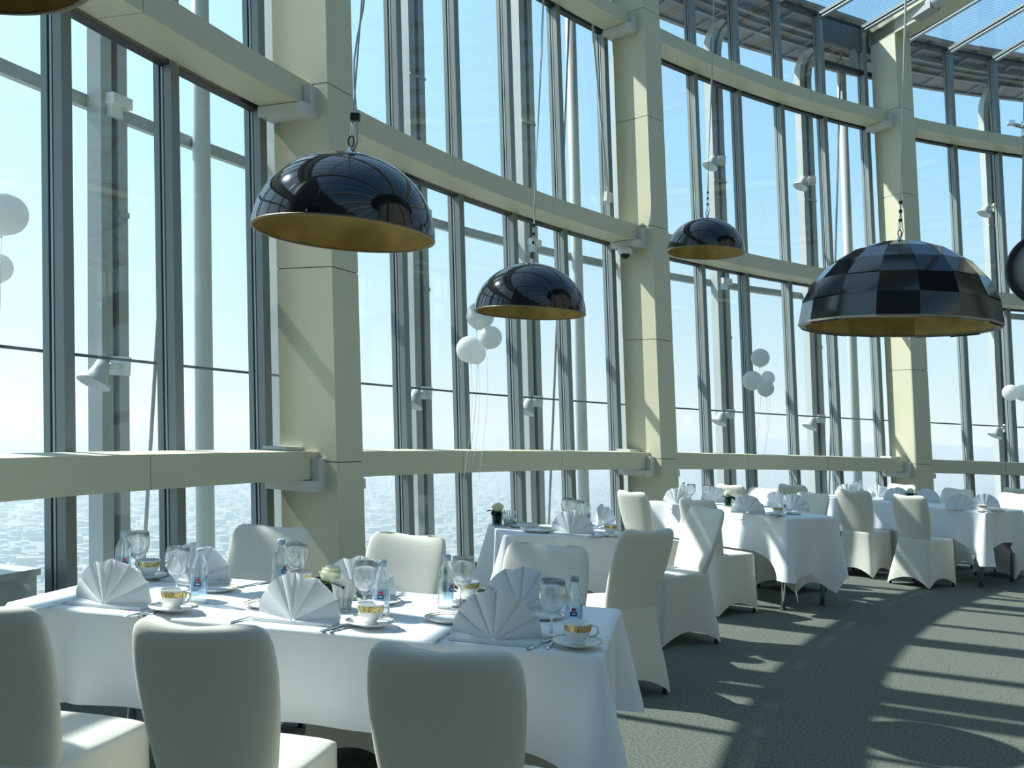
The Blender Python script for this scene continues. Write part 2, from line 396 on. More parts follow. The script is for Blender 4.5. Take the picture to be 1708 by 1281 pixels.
# roof: radial rafters, bars and gridded glass
def roofz(off, d=0.0): return ZE + SLOPE * (GO - off) + d
def Rp(rel, off, d=0.0, tang=0.0):
    """a point of the roof: off counted from the facade radius at eaves height"""
    p = Wp(rel, off, ZE, tang); p.z = EYE + S * roofz(off, d); return p
def rfbox(mb, rel, t, o0, o1, d0, d1, mi=0):
    return mb.hexa([Rp(rel, o0, d0, -t), Rp(rel, o0, d0, t), Rp(rel, o1, d0, t), Rp(rel, o1, d0, -t),
                    Rp(rel, o0, d1, -t), Rp(rel, o0, d1, t), Rp(rel, o1, d1, t), Rp(rel, o1, d1, -t)], mi)
RIN = -5.6
for k in KS:
    b = thing('rafter', f'cream roof rafter running inward from the {ORD[k]} column', 'beam', Rp(20 * k, 0, -.2), kind='structure')
    mb = MB(); rfbox(mb, 20 * k, CW / 2, CD, -2.0, -.235, -.03); rfbox(mb, 20 * k, CW / 2, -2.004, RIN, -.235, -.03)
    o = mb.obj('panel', M['cream'], b); o.matrix_parent_inverse = Matrix.Translation(-Vector(b.location))
rf = thing('ceiling', 'sloping glass roof of gridded panes between grey bars', 'ceiling', Rp(20, -1), kind='structure')
inv = Matrix.Translation(-Vector(rf.location))
PUR = [GO, -0.9, -2.2, -3.5, -4.6, RIN]
for k in BAYS:
    for j in range(6):
        r = mull(6 * k + j)
        mb = MB(); rfbox(mb, r, .028, GO, RIN, -.045, -.012); rfbox(mb, r, .012, GO, RIN, -.06, -.045, 1); rfbox(mb, r, .02, GO, RIN, -.075, -.06, 2)
        o = mb.obj('bar', [M['alu'], M['black'], M['alu_light']], rf); o.matrix_parent_inverse = inv
        for o0, o1 in zip(PUR, PUR[1:]):
            mb = MB(); a, b = r + .02, mull(6 * k + j + 1) - .02
            mb.add([Rp(a, o0), Rp(b, o0), Rp(b, o1), Rp(a, o1)], [(0, 1, 2, 3)])
            me = mb.mesh('roof_pane', M['roofglass']); uvl = me.uv_layers.new()
            wdt = 0.62; Ln = abs(o1 - o0)
            for li, (u, v) in enumerate(((0, 0), (wdt * 50, 0), (wdt * 50, Ln * 36), (0, Ln * 36))): uvl.data[li].uv = (u, v)
            o = link('pane', me, rf); o.matrix_parent_inverse = inv
    for q in PUR[1:]:
        mb = MB(); L = []
        for i in range(9):
            a = mull(6 * k) + (20.0) * i / 8
            L.append([Rp(a, q - .02, -.05), Rp(a, q + .02, -.05), Rp(a, q + .02, -.012), Rp(a, q - .02, -.012)])
        mb.loops(L, True, True, True, 0, False); o = mb.obj('purlin', M['alu'], rf); o.matrix_parent_inverse = inv

for k in range(4, 17):                                        # the roof goes on round the tower
    for j in range(3):
        r, r2 = mull(6 * k + 2 * j), mull(6 * k + 2 * j + 2)
        mb = MB(); rfbox(mb, r, .028, GO, RIN, -.075, -.012); o = mb.obj('bar', M['alu'], rf); o.matrix_parent_inverse = inv
        mb = MB(); mb.add([Rp(r + .02, GO), Rp(r2 - .02, GO), Rp(r2 - .02, RIN), Rp(r + .02, RIN)], [(0, 1, 2, 3)])
        me = mb.mesh('roof_pane', M['roofglass']); uvl = me.uv_layers.new()
        for li, (u, v) in enumerate(((0, 0), (62, 0), (62, 216), (0, 216))): uvl.data[li].uv = (u, v)
        o = link('pane', me, rf); o.matrix_parent_inverse = inv
    mb = MB(); rfbox(mb, 20 * k, CW / 2, CD, RIN, -.235, -.03); o = mb.obj('rafter_far', M['cream'], rf); o.matrix_parent_inverse = inv

# the rest of the room behind and beside the camera: plain back wall, core and dark ceiling
mb = MB(); a0, a1 = mull(24), mull(-6) + 360
L = []
for i in range(49):
    a = a0 + (a1 - a0) * i / 48; L.append([Wp(a, .2, FLOORU), Wp(a, .2, 5.0)])
mb.loops(L, False, smooth=False); tag(mb.obj('wall_back', M['backwall']), kind='structure')
mb = MB(); L = [[(CX + r_ * math.cos(2 * PI * i / 48), CY + r_ * math.sin(2 * PI * i / 48), z_) for i in range(48)] for r_, z_ in ((5.6, 0), (5.6, 8.9))]
mb.loops(L, smooth=True); tag(mb.obj('wall_core', M['backwall']), kind='structure')
mb = MB()
L = [[tuple(Rp(360 * i / 60, RIN, .0)) for i in range(60)], [(CX + 5.5 * math.cos(TH0 - 2 * PI * i / 60), CY + 5.5 * math.sin(TH0 - 2 * PI * i / 60), 8.9) for i in range(60)]]
mb.loops(L, smooth=False); tag(mb.obj('ceiling_rear', M['backwall']), kind='structure')

# ------------------------------------------------------------------ outside: canopy, posts, pipes, ring bar, wire, floodlights
cn = thing('canopy', 'brownish canopy deck running outside above the glass with joists under it', 'canopy', Wp(20, 1, 4.48), kind='structure')
inv = Matrix.Translation(-Vector(cn.location))
CAN0, CAN1 = -40, 80
for i in range(18):
    a, b = CAN0 + (CAN1 - CAN0) * i / 18 + .05, CAN0 + (CAN1 - CAN0) * (i + 1) / 18 - .05
    mb = MB()
    mb.hexa([Wp(a, .47, 4.60), Wp(b, .47, 4.60), Wp(b, 1.46, 4.50), Wp(a, 1.46, 4.50), Wp(a, .47, 4.64), Wp(b, .47, 4.64), Wp(b, 1.46, 4.56), Wp(a, 1.46, 4.56)])
    o = mb.obj('deck_sheet', M['soffit'], cn); o.matrix_parent_inverse = inv
    mb = MB(); arcbox(mb, a, b, 1.42, 1.475, 4.477, 4.60, 3); o = mb.obj('fascia', M['soffit'], cn); o.matrix_parent_inverse = inv
    for f_ in (.25, .75):
        rr = a + (b - a) * f_
        mb = MB(); mb.hexa([Wp(rr, .5, 4.55, -.015), Wp(rr, .5, 4.55, .015), Wp(rr, 1.44, 4.485, .015), Wp(rr, 1.44, 4.485, -.015),
                            Wp(rr, .5, 4.605, -.015), Wp(rr, .5, 4.605, .015), Wp(rr, 1.44, 4.505, .015), Wp(rr, 1.44, 4.505, -.015)])
        o = mb.obj('joist', M['soffit'], cn); o.matrix_parent_inverse = inv
for q0, q1 in ((.78, .83), (1.10, 1.15)):
    mb = MB(); arcbox(mb, CAN0, CAN1, q0, q1, 4.50, 4.57, 60); o = mb.obj('runner', M['steel_web'], cn); o.matrix_parent_inverse = inv
mb = MB(); mb.tube([Wp(CAN0 + i * 2, .95, 4.52) for i in range(61)], .025, 6); o = mb.obj('conduit', M['steel_web'], cn); o.matrix_parent_inverse = inv

PO = 1.3
POSTS = [(-8.3, 'beyond the left frame edge'), (-1.52, 'behind the left window bay'), (5.3, 'hidden behind the first column'), (12.14, 'left one between first and second columns'), (18.92, 'right one between first and second columns'),
         (25.6, 'hidden behind the second column'), (32.33, 'left one between second and third columns'), (39.02, 'right one between second and third columns'), (45.8, 'hidden behind the third column'), (52.5, 'in the bay right of the third column'), (59.2, 'past the right frame edge')]
for rel, lb in POSTS:
    p_ = thing('steel_post', 'grey twin-flange steel post outside the glass, ' + lb, 'post', Wp(rel, PO, -1.6), group='outer steel posts')
    inv = Matrix.Translation(-Vector(p_.location))
    for t0, t1 in ((-.088, -.018), (.024, .088)):
        mb = MB(); L = []
        for z_, o_ in ((-1.6, 0), (1.2, 0), (4.20, 0), (4.32, -.02), (4.42, -.08), (4.48, -.2)):
            L.append([Wp(rel, PO + o_ - .05, z_, t0), Wp(rel, PO + o_ - .05, z_, t1), Wp(rel, PO + o_ + .05, z_, t1), Wp(rel, PO + o_ + .05, z_, t0)])
        mb.loops(L, True, True, True, 0, False); o = mb.obj('flange', M['steel'], p_); o.matrix_parent_inverse = inv
    mb = MB(); radbox(mb, rel, -.03, .035, PO + .0, PO + .03, -1.6, 4.4); o = mb.obj('web', M['steel_web'], p_); o.matrix_parent_inverse = inv
    mb = MB(); radbox(mb, rel, -.06, .07, PO - .11, PO - .05, 1.60, 1.66); radbox(mb, rel, -.05, .02, PO - .09, PO - .05, 1.54, 1.60); o = mb.obj('clamp', M['plastic'], p_); o.matrix_parent_inverse = inv
    for t0, t1, z0, z1 in ((-.088, .088, 2.72, 2.74), (.024, .088, 1.02, 1.05), (.024, .088, -.28, -.26)):
        mb = MB(); radbox(mb, rel, t0, t1, PO - .062, PO - .051, z0, z1); o = mb.obj('joint_plate', M['steel'], p_); o.matrix_parent_inverse = inv
def floodlight(rel, z_, lb):
    f_ = thing('floodlight', lb, 'floodlight', Wp(rel, PO - .09, z_), group='outer floodlights on posts')
    inv = Matrix.Translation(-Vector(f_.location))
    mb = MB(); mb.box(Wp(rel, PO - .08, z_), (.06, .05, .07)); o = mb.obj('mount', M['plastic'], f_); o.matrix_parent_inverse = inv
    a = Wp(rel, PO - .1, z_); b = Wp(rel - .75, PO - .10, z_ - .03)
    mb = MB(); mb.tube([a, (a + b) / 2 + Vector((0, 0, .02)), b], .025, 8); o = mb.obj('arm', M['plastic'], f_); o.matrix_parent_inverse = inv
    d = (Wp(rel - 1.5, PO - .05, z_ - .35) - b).normalized()
    q = d.to_track_quat('Z', 'Y'); mb = MB()
    prof = [(.0, -.06), (.05, -.06), (.06, 0), (.075, .05), (.12, .10), (.125, .115), (.115, .115), (.06, .06), (0, .05)]
    L = [[b + q @ Vector((r_ * math.cos(2 * PI * j / 16), r_ * math.sin(2 * PI * j / 16), h_)) for j in range(16)] for r_, h_ in prof]
    mb.loops(L); o = mb.obj('bell', M['pipe'], f_); o.matrix_parent_inverse = inv
for rel, lb in ((-1.52, 'white floodlight on the post behind the left window bay'), (12.14, 'white floodlight on the left post between first and second columns'), (18.92, 'white floodlight on the right post between first and second columns'),
                (32.33, 'white floodlight on the left post between second and third columns'), (39.02, 'white floodlight on the right post between second and third columns'), (52.5, 'white floodlight on the post right of the third column')):
    floodlight(rel, .225, lb)
for rel, lb in ((32.33, 'upper white floodlight on the left post between second and third columns'), (39.02, 'upper white floodlight on the right post between second and third columns'), (52.5, 'upper white floodlight on the post right of the third column')):
    floodlight(rel, 2.95, lb)
for rel, lb in ((1.9, 'left of the first column'), (22.2, 'left of the second column'), (41.95, 'left of the third column'), (62, 'past the right edge')):
    mb = MB(); mb.tube([Wp(rel, 1.3, -1.6), Wp(rel, 1.3, 1.5), Wp(rel, 1.3, 4.5)], .052 * S, 20)
    tag(mb.obj('drain_pipe', M['pipe']), 'pale round steel pipe standing outside, ' + lb, 'pipe', 'outer round pipes')
for rel, zm in ((.22, .58), (20.28, .05), (40.2, .3)):
    b = Wp(rel, 1.3, zm); b.z = -1.0; t_ = Vector((b.x, b.y, 7.9))
    mb = MB(); mb.tube([b, (b + t_) / 2, t_], .016, 8)
    tag(mb.obj('plumb_cable', M['steel']), 'thin grey vertical cable outside, beside the round pipe ' + {.22: 'left of the first column', 20.28: 'left of the second column', 40.2: 'left of the third column'}[rel], 'cable', 'vertical cables outside')
mb = MB(); arcbox(mb, -40, 80, 1.353, 1.40, 1.583, 1.653, 90); tag(mb.obj('ring_bar', M['steel']), 'horizontal grey steel bar circling outside at the height of the mid beam', 'bar')
mb = MB(); mb.tube([Wp(-40 + i, .862, .2353) for i in range(121)], .011, 5); tag(mb.obj('safety_wire', M['wire']), 'thin dark wire strung level outside across all the windows', 'wire')
# ledge outside the left pane
mb = MB(); arcbox(mb, -18, -7.7, .50, .80, -1.35, -.615, 6); arcbox(mb, -18, -7.7, .48, .82, -.615, -.59, 6)
tag(mb.obj('outer_ledge', M['pipe']), 'low pale ledge outside the leftmost pane', 'ledge')

# ------------------------------------------------------------------ the city far below
GZ = -235.0
mb = MB(); n = 40; Rg = 60000
mb.add([(Rg * math.cos(2 * PI * i / 64), Rg * math.sin(2 * PI * i / 64), GZ) for i in range(64)], [tuple(range(64))])
tag(mb.obj('ground', M['ground']), kind='structure')
mb = MB(); rnd = random.Random(3)
for i in range(20000):
    d = 700 + 6500 * rnd.random() ** 1.5; a = math.radians(90 + 34 - 66 * rnd.random())
    x, y = d * math.cos(a), d * math.sin(a)
    s_ = 0.25 + .7 * rnd.random() ** 2
    mb.box((x, y, GZ + 5 * s_), (9 * s_ + 5 * rnd.random(), 9 * s_ + 5 * rnd.random(), 7 * s_ + 8 * rnd.random() ** 4), 0, Matrix.Rotation(.5 + rnd.choice((0, 0, .3)), 3, 'Z'))
tag(mb.obj('city_blocks', M['citybox']), 'hazy mass of pale low city buildings far below the windows', 'city', kind='stuff')
hz = bpy.data.materials.new('haze'); hz.use_nodes = True; t = hz.node_tree; t.nodes.clear()
vsn = t.nodes.new('ShaderNodeVolumeScatter'); vsn.inputs['Color'].default_value = (0.50, 0.70, 0.79, 1); vsn.inputs['Density'].default_value = 0.0008; vsn.inputs['Anisotropy'].default_value = 0.25
o_ = t.nodes.new('ShaderNodeOutputMaterial'); t.links.new(vsn.outputs[0], o_.inputs['Volume'])
mb = MB(); mb.box((0, 0, -120.5), (45000, 45000, 112.0)); tag(mb.obj('haze', hz), 'pale dust haze lying over the city', 'haze', kind='stuff')
#SPLIT

# ------------------------------------------------------------------ chairs
def chair_cover_back():
    mb = MB(); L = []
    rows = [(.430, .154, -.158, .030), (.455, .157, -.158, .040), (.50, .165, -.170, .042), (.55, .173, -.187, .038), (.62, .183, -.210, .034), (.70, .190, -.237, .031), (.77, .192, -.260, .030),
            (.82, .189, -.276, .029), (.855, .184, -.288, .027), (.878, .176, -.296, .024), (.892, .162, -.300, .017), (.899, .146, -.303, .009), (.900, .10, -.304, .002)]
    nseg = 40
    for z, hw, yc, ht in rows:
        l = []
        for j in range(nseg):
            a = 2 * PI * j / nseg; c, s_ = math.cos(a), math.sin(a)
            x = hw * math.copysign(abs(c) ** .5, c); y = ht * math.copysign(abs(s_) ** .75, s_)
            u = x / max(hw, .001)
            bow = .020 * (u * u) - .012                        # back wraps forward at the edges
            zz = z - (.011 * (1 - u * u) if z > .80 else 0) * min(1, (z - .80) / .09) + .003 * math.sin(3 * u) * (z > .8)
            l.append((x, yc + y + bow, zz))
        L.append(l)
    mb.loops(L, True, False, True)
    return mb
def chair_cover_seat():
    mb = MB()
    def base(k):                                             # corners, clockwise from rear left; sides carry hem arches
        return k
    ns = 10
    def loop(zf, grow, arch):
        pts = []
        hwf, hwr, yf, yr = .200 + .030 * grow, .155 + .070 * grow, .215 + .030 * grow, -.205 - .065 * grow
        cs = [(-hwr, yr), (hwr, yr), (hwf, yf), (-hwf, yf)]
        for q in range(4):
            a, b = cs[q], cs[(q + 1) % 4]
            for i in range(ns):
                t_ = i / ns
                x = a[0] + (b[0] - a[0]) * t_; y = a[1] + (b[1] - a[1]) * t_
                bow = math.sin(PI * t_)
                nx, ny = (b[1] - a[1]), -(b[0] - a[0]); ln = math.hypot(nx, ny); nx /= ln; ny /= ln
                k = .012 * (1 - grow) - .030 * grow * bow
                if i == 0:                                    # soften corner
                    x *= .975; y *= .975
                z = zf + arch * (bow ** .85)
                pts.append((x + nx * k * bow, y + ny * k * bow, z))
        return pts
    L = []
    for zf, g, ar in ((.008, 1.0, .085), (.06, .90, .075), (.14, .72, .05), (.24, .45, .025), (.34, .2, .008), (.41, .06, 0), (.445, .0, 0), (.462, -.06, 0)): L.append(loop(zf, g, ar))
    top = L[-1]
    for f_, dz in ((.93, .010), (.7, .016), (.35, .018), (.02, .018)): L.append([(p[0] * f_, p[1] * f_, .462 + dz) for p in top])
    mb.loops(L, True, False, True)
    return mb
def foot_mb(sx, sy):
    mb = MB(); mb.lathe([(.0, 0), (.012, 0), (.012, .02), (.010, .04), (0, .04)], 10, (sx, sy, 0)); return mb
CH0 = None
me_back = chair_cover_back().mesh('back_cover', M['cover']); me_seat = chair_cover_seat().mesh('seat_cover', M['cover'])
me_feet = [foot_mb(x, y).mesh('foot', M['foot']) for x, y in ((-.198, -.238), (.198, -.238), (.205, .216), (-.205, .216))]
def chair(x, y, fx, fy, label):
    t_ = thing('banquet_chair', label, 'chair', (x, y, 0), math.atan2(fy, fx) - PI / 2, 'covered banquet chairs')
    link('seat_cover', me_seat, t_); link('back_cover', me_back, t_)
    for m in me_feet: link('foot', m, t_)
    return t_
A1 = math.radians(11)
ax1 = Vector((-math.cos(A1), math.sin(A1), 0)); pp1 = Vector((math.sin(A1), math.cos(A1), 0))
P1f = (pp1.x, pp1.y)
chair(-1.29, 2.72, *P1f, 'ivory covered chair cropped by the left edge, front row of the nearest table')
chair(-.695, 2.62, .16, .987, 'ivory covered chair in the middle of the front row at the nearest table')
chair(-.08, 2.47, .17, .985, 'ivory covered chair at the right end of the front row at the nearest table')
chair(-1.12, 4.12, -.10, -.995, 'ivory covered chair behind the nearest table, in front of the first column')
chair(-.515, 4.04, -.24, -.97, 'ivory covered chair behind the nearest table, middle of its far row')
chair(.13, 3.86, -.19, -.98, 'ivory covered chair behind the nearest table, at the right end of its far row')
chair(.60, 5.23, -.52, .854, 'ivory covered chair turned askew with its back to us, right of the nearest table')
chair(1.15, 6.47, -.88, -.47, 'ivory covered chair seen side-on with sunlit seat, on the carpet beside the second table')
chair(1.30, 8.22, .81, .585, 'ivory covered chair under the second column, left row of the third table')
chair(1.72, 7.60, .77, .64, 'ivory covered chair at the aisle end of the left row, third table')
chair(2.69, 8.82, -.81, -.585, 'ivory covered chair facing us behind the right end of the third table')
chair(2.33, 9.25, -.81, -.585, 'ivory covered chair facing us behind the middle of the third table')
chair(2.55, 9.98, .785, .62, 'shaded ivory covered chair beyond the third table, only its round top showing')
chair(3.80, 9.99, .70, .72, 'ivory covered chair with curved lit skirt, middle of the left row at the fourth table')
chair(4.18, 9.43, .80, .60, 'ivory covered chair at the aisle end of the left row, fourth table')
chair(3.37, 10.56, .785, .62, 'ivory covered chair at the window end of the left row, fourth table')
chair(5.47, 10.33, -.785, -.62, 'ivory covered chair facing us behind the aisle end of the fourth table')
chair(5.06, 10.85, -.785, -.62, 'ivory covered chair facing us behind the middle of the fourth table')
chair(4.63, 11.40, -.785, -.62, 'ivory covered chair facing us in front of the third column')
chair(6.65, 12.0, .785, .62, 'far ivory covered chair cut off by the right edge, by the window')

# ------------------------------------------------------------------ tables and cloths
def table(name_lab, cloth_lab, corner, axis, ln, wd, drop, cdrop, rgt=True, seed=1, ecorner=0.0):
    """corner: room-end near-side corner; axis: horizontal direction from the room end to the window; the cloth hangs over"""
    ax = Vector((axis[0], axis[1], 0)).normalized(); pp = Vector((ax.y, -ax.x, 0))
    if pp.y < 0: pp = -pp
    c = Vector((corner[0], corner[1], 0)) + ax * ln / 2 + pp * wd / 2
    rz = math.atan2(-ax.y, -ax.x)                       # local +x = room end
    t_ = thing('banquet_table', name_lab, 'table', (c.x, c.y, 0), rz, 'banquet tables')
    mb = MB(); mb.box((0, 0, .7325), (ln / 2 - .004, wd / 2 - .004, .0125)); mb.obj('tabletop', M['wood'], t_)
    for sx in (-1, 1):
        for sy in (-1, 1):
            mb = MB(); mb.lathe([(0, .012), (.020, .012), (.020, .715), (0, .715)], 12, (sx * (ln / 2 - .07), sy * (wd / 2 - .07), 0)); lg = mb.obj('leg', M['chrome'], t_)
            mb = MB(); mb.lathe([(0, 0), (.030, 0), (.030, .008), (.02, .014), (0, .014)], 12, (sx * (ln / 2 - .07), sy * (wd / 2 - .07), 0)); mb.obj('foot_cap', M['foot'], lg)
    # cloth
    rn = random.Random(seed); hx, hy = ln / 2 + .003, wd / 2 + .003; R_ = .02
    per = []                                            # (x, y, nx, ny, s to nearest corner)
    def side(x0, y0, x1, y1, nx, ny):
        L_ = math.hypot(x1 - x0, y1 - y0); n_ = max(10, int(L_ / .035))
        for i in range(n_):
            t0 = i / n_; per.append((x0 + (x1 - x0) * t0, y0 + (y1 - y0) * t0, nx, ny, min(t0, 1 - t0) * L_))
    def corner_(cx, cy, a0):
        for i in range(9):
            a = a0 + PI / 2 * i / 9; per.append((cx + R_ * math.cos(a), cy + R_ * math.sin(a), math.cos(a), math.sin(a), -1.0))
    side(hx, -hy + R_, hx, hy - R_, 1, 0); corner_(hx - R_, hy - R_, 0)
    side(hx - R_, hy, -hx + R_, hy, 0, 1); corner_(-hx + R_, hy - R_, PI / 2)
    side(-hx, hy - R_, -hx, -hy + R_, -1, 0); corner_(-hx + R_, -hy + R_, PI)
    side(-hx + R_, -hy, hx - R_, -hy, 0, -1); corner_(hx - R_, -hy + R_, 3 * PI / 2)
    ph = [rn.random() * 6 for _ in range(4)]
    L = []; Z0 = .755
    rows = [(0, 0)] + [(.0, .006)] + [((i / 12), 0) for i in range(1, 13)]
    for f_ in (.0, .5, .97): L.append([(x * f_, y * f_, Z0) for x, y, *_ in per])
    acc = 0
    for v in [0, .02, .06, .12, .2, .3, .4, .5, .6, .7, .8, .9, .97, 1.0]:
        l = []; s_ = 0
        for i, (x, y, nx, ny, sd) in enumerate(per):
            s_ += .035
            near = max(0.0, 1 - max(sd, 0) / (drop * 1.05)) if sd >= 0 else 1.0
            ed = (ecorner if abs(nx) > .7 and nx > 0 else 0)
            D = drop + cdrop * near ** 1.25 + ed * (0 if sd < 0 else 1)
            wob = (.010 * math.sin(s_ * 9 + ph[0]) + .007 * math.sin(s_ * 21 + ph[1])) * v
            flare = .012 * v + .085 * near ** 2 * v + wob
            fold = 0
            if sd >= 0 and near > 0: fold = -.07 * math.sin(PI * min(1, near)) * v * (1 if near > .25 else near * 4)
            out = flare + fold
            z = Z0 - D * v - .003 * (v > 0) + .006 * math.sin(s_ * 5 + ph[2]) * (v > .9)
            l.append((x + nx * (out + .004 * (v > 0)), y + ny * (out + .004 * (v > 0)), z))
        L.append(l)
    mb = MB(); mb.loops(L, True, True, False)
    cl = mb.obj('tablecloth', M['cloth']); cl.location = (c.x, c.y, 0); cl.rotation_euler = (0, 0, rz)
    tag(cl, cloth_lab, 'tablecloth', 'white tablecloths')
    return c, ax, pp
table('nearest banquet table, long, with three chairs on each side', 'white cloth on the long nearest table, laid for six', (.29, 2.755), (-math.cos(A1), math.sin(A1)), 1.97, .735, .285, .07, seed=2)
table('second banquet table, behind the chair turned askew', 'white cloth on the second table, by the window behind the nearest one', (.775, 5.80), (-.985, -.17), .79, .64, .30, .14, seed=5)
table('third banquet table, under the second column, with chrome legs showing', 'white cloth with a long hanging corner on the third table', (2.28, 7.64), (-.585, .81), 1.62, .66, .30, .20, seed=8, ecorner=.16)
table('fourth banquet table, by the right edge near the third column', 'white cloth with a draped fold on the fourth table near the third column', (4.77, 9.35), (-.62, .785), 2.0, .82, .29, .24, seed=11, ecorner=.03)
TZ = .7555
# ------------------------------------------------------------------ tableware builders
G_ = 'place settings on the white tables'
def napkin_meshes(seed, lobes):
    rn = random.Random(seed); mb = MB(); nf = 4; Rn = .142
    # pleated upright fan: ridges and valleys round a hub, bowed back at the sides
    L = []
    K = 6
    cuts = [0.03]
    for i in range(1, 6): cuts.append(PI * i / 6 + (rn.random() - .5) * .16)
    cuts.append(PI - .03); fine = []
    for a0_, a1_ in zip(cuts, cuts[1:]):
        up_ = .5 + .8 * rn.random()
        for t_, zg in ((0, -1.0), (.07, -.35), (.2, .25 * up_), (.45, .75 * up_), (.7, .55 * up_), (.9, .15), (.97, -.5)): fine.append((a0_ + (a1_ - a0_) * t_, zg))
    fine.append((cuts[-1], -1.0))
    lean = .022
    for side in (1, -1):
        L = []
        for k in range(K + 1):
            f_ = .06 + .94 * k / K; l = []
            for a, zg in fine:
                lob = 1.0 - .07 * max(0, math.cos((a - lobes) * 9)) * (abs(a - lobes) < .35)
                r = Rn * f_ * (lob if k == K else 1)
                x = -r * math.cos(a); z = r * math.sin(a) * 1.04
                bow = .055 * (math.cos(a) ** 2) * f_
                y = -zg * .0105 * f_ + bow * 1 + lean * f_ * math.sin(a) + side * .0015
                l.append((x, y, z + .008))
            L.append(l)
        mb.loops(L, False, smooth=True)
    fan = mb.mesh('fan', M['napkin'])
    mb = MB()                                               # flat folded wings at the foot
    for sx in (-1, 1):
        mb.add([(0, -.012, .001), (sx * .138, -.006, .001), (sx * .142, .05, .001), (sx * .02, .045, .001), (0, -.010, .010), (sx * .137, -.003, .010), (sx * .141, .05, .018), (sx * .02, .045, .014)],
               [(0, 1, 2, 3), (4, 5, 6, 7), (0, 1, 5, 4), (1, 2, 6, 5), (2, 3, 7, 6), (3, 0, 4, 7)])
    return fan, mb.mesh('folded_foot', M['napkin'])
NAPS = [napkin_meshes(1, 1.35), napkin_meshes(2, 1.75), napkin_meshes(3, 2.4)]
def napkin(p, rz, label, var=0, s=1.0):
    t_ = thing('napkin', label, 'napkin', p, rz, 'fan folded napkins'); t_.scale = (s, s, s)
    link('fan', NAPS[var][0], t_); link('folded_foot', NAPS[var][1], t_)
mb = MB(); mb.lathe([(0, 0), (.026, 0), (.028, .004), (.03, .008), (.052, .011), (.0775, .020), (.0785, .0215), (.076, .022), (.052, .0145), (.03, .0115), (0, .0115)], 32); ME_SAU = mb.mesh('saucer', M['china'])
mb = MB(); mb.lathe([(.0560, .0152), (.0660, .0186), (.0765, .0226), (.0768, .0222)], 32); ME_SAUB = mb.mesh('gilt_border', M['giltline'])
mb = MB(); mb.lathe([(0, 0), (.024, 0), (.025, .004), (.0205, .008), (.026, .014), (.036, .028), (.041, .045), (.0435, .062), (.0445, .064), (.0425, .064), (.039, .046), (.034, .030), (.022, .014), (0, .012)], 32); ME_CUP = mb.mesh('bowl', M['china'])
mb = MB(); mb.lathe([(.0404, .0405), (.0428, .053), (.0436, .0585)], 32); ME_BAND = mb.mesh('gilt_band', M['giltband'])
mb = MB(); mb.tube([(.040, 0, .056), (.052, 0, .060), (.063, 0, .052), (.064, 0, .040), (.055, 0, .028), (.036, 0, .022)], .0035, 8); ME_HAND = mb.mesh('handle', M['china'])
mb = MB(); mb.lathe([(0, 0), (.05, 0), (.055, .004), (.075, .012), (.0765, .0135), (.074, .014), (.053, .0065), (0, .006)], 32); ME_PL = mb.mesh('plate', M['china'])
mb = MB(); mb.lathe([(.058, .0088), (.0635, .0104)], 32); ME_PLB = mb.mesh('gilt_border', M['giltline'])
mb = MB(); mb.lathe([(.0705, .0131), (.0745, .0143), (.0768, .0138)], 32); ME_PLC = mb.mesh('gilt_border', M['giltline'])
def saucer(p, label):
    t_ = thing('saucer', label, 'saucer', p, 0, 'gilt edged saucers'); link('dish', ME_SAU, t_); link('gilt_border', ME_SAUB, t_)
def cup(p, rz, label):
    t_ = thing('teacup', label, 'cup', p, rz, 'gilt banded teacups'); link('bowl', ME_CUP, t_); link('gilt_band', ME_BAND, t_); link('handle', ME_HAND, t_)
def plate(p, label, s=1.0):
    t_ = thing('side_plate', label, 'plate', p, 0, 'gilt edged plates'); t_.scale = (s, s, s); link('dish', ME_PL, t_); link('gilt_border', ME_PLB, t_); link('gilt_border', ME_PLC, t_)
mb = MB(); mb.lathe([(0, 0), (.032, 0), (.033, .002), (.01, .005), (.0045, .010), (.004, .055), (.007, .064), (.025, .078), (.037, .098), (.041, .12), (.039, .145), (.035, .168), (.0343, .168), (.0382, .145), (.0402, .12), (.0362, .0985), (.0245, .079), (0, .068)], 28); ME_GOB = mb.mesh('goblet', M['goblet'])
def goblet(p, label):
    o = link('goblet', ME_GOB); o.location = p; o.scale = (1.08, 1.08, 1.06); tag(o, label, 'glass', 'stemmed goblets')
mb = MB(); mb.lathe([(0, 0), (.024, 0), (.0275, .003), (.0285, .01), (.0285, .095), (.0275, .105), (.0285, .112), (.027, .128), (.020, .148), (.0135, .160), (.0125, .170), (0, .170)], 24); ME_BOT = mb.mesh('bottle_body', M['bottle'])
mb = MB(); mb.lathe([(0, .168), (.0145, .168), (.0145, .186), (.013, .188), (0, .188)], 20); ME_CAP = mb.mesh('cap', M['cap'])
mb = MB(); L = [[(.0291 * math.cos(-2.6 + 2.9 * j / 14), .0291 * math.sin(-2.6 + 2.9 * j / 14), z) for j in range(15)] for z in (.030, .095)]; mb.loops(L, False); ME_LAB = mb.mesh('label', M['label'])
def patch(z0, z1, a0, a1, m, nm):
    mb = MB(); L = [[(.0296 * math.cos(a0 + (a1 - a0) * j / 4), .0296 * math.sin(a0 + (a1 - a0) * j / 4), z) for j in range(5)] for z in (z0, z1)]; mb.loops(L, False); return mb.mesh(nm, M[m])
ME_RED = patch(.078, .088, -1.85, -1.35, 'red', 'red_print'); ME_NAV = patch(.062, .077, -2.0, -1.2, 'navy', 'navy_print'); ME_WHT = patch(.0675, .0715, -1.8, -1.4, 'paper', 'white_print')
for v_ in ME_WHT.vertices: v_.co.x *= 1.006; v_.co.y *= 1.006
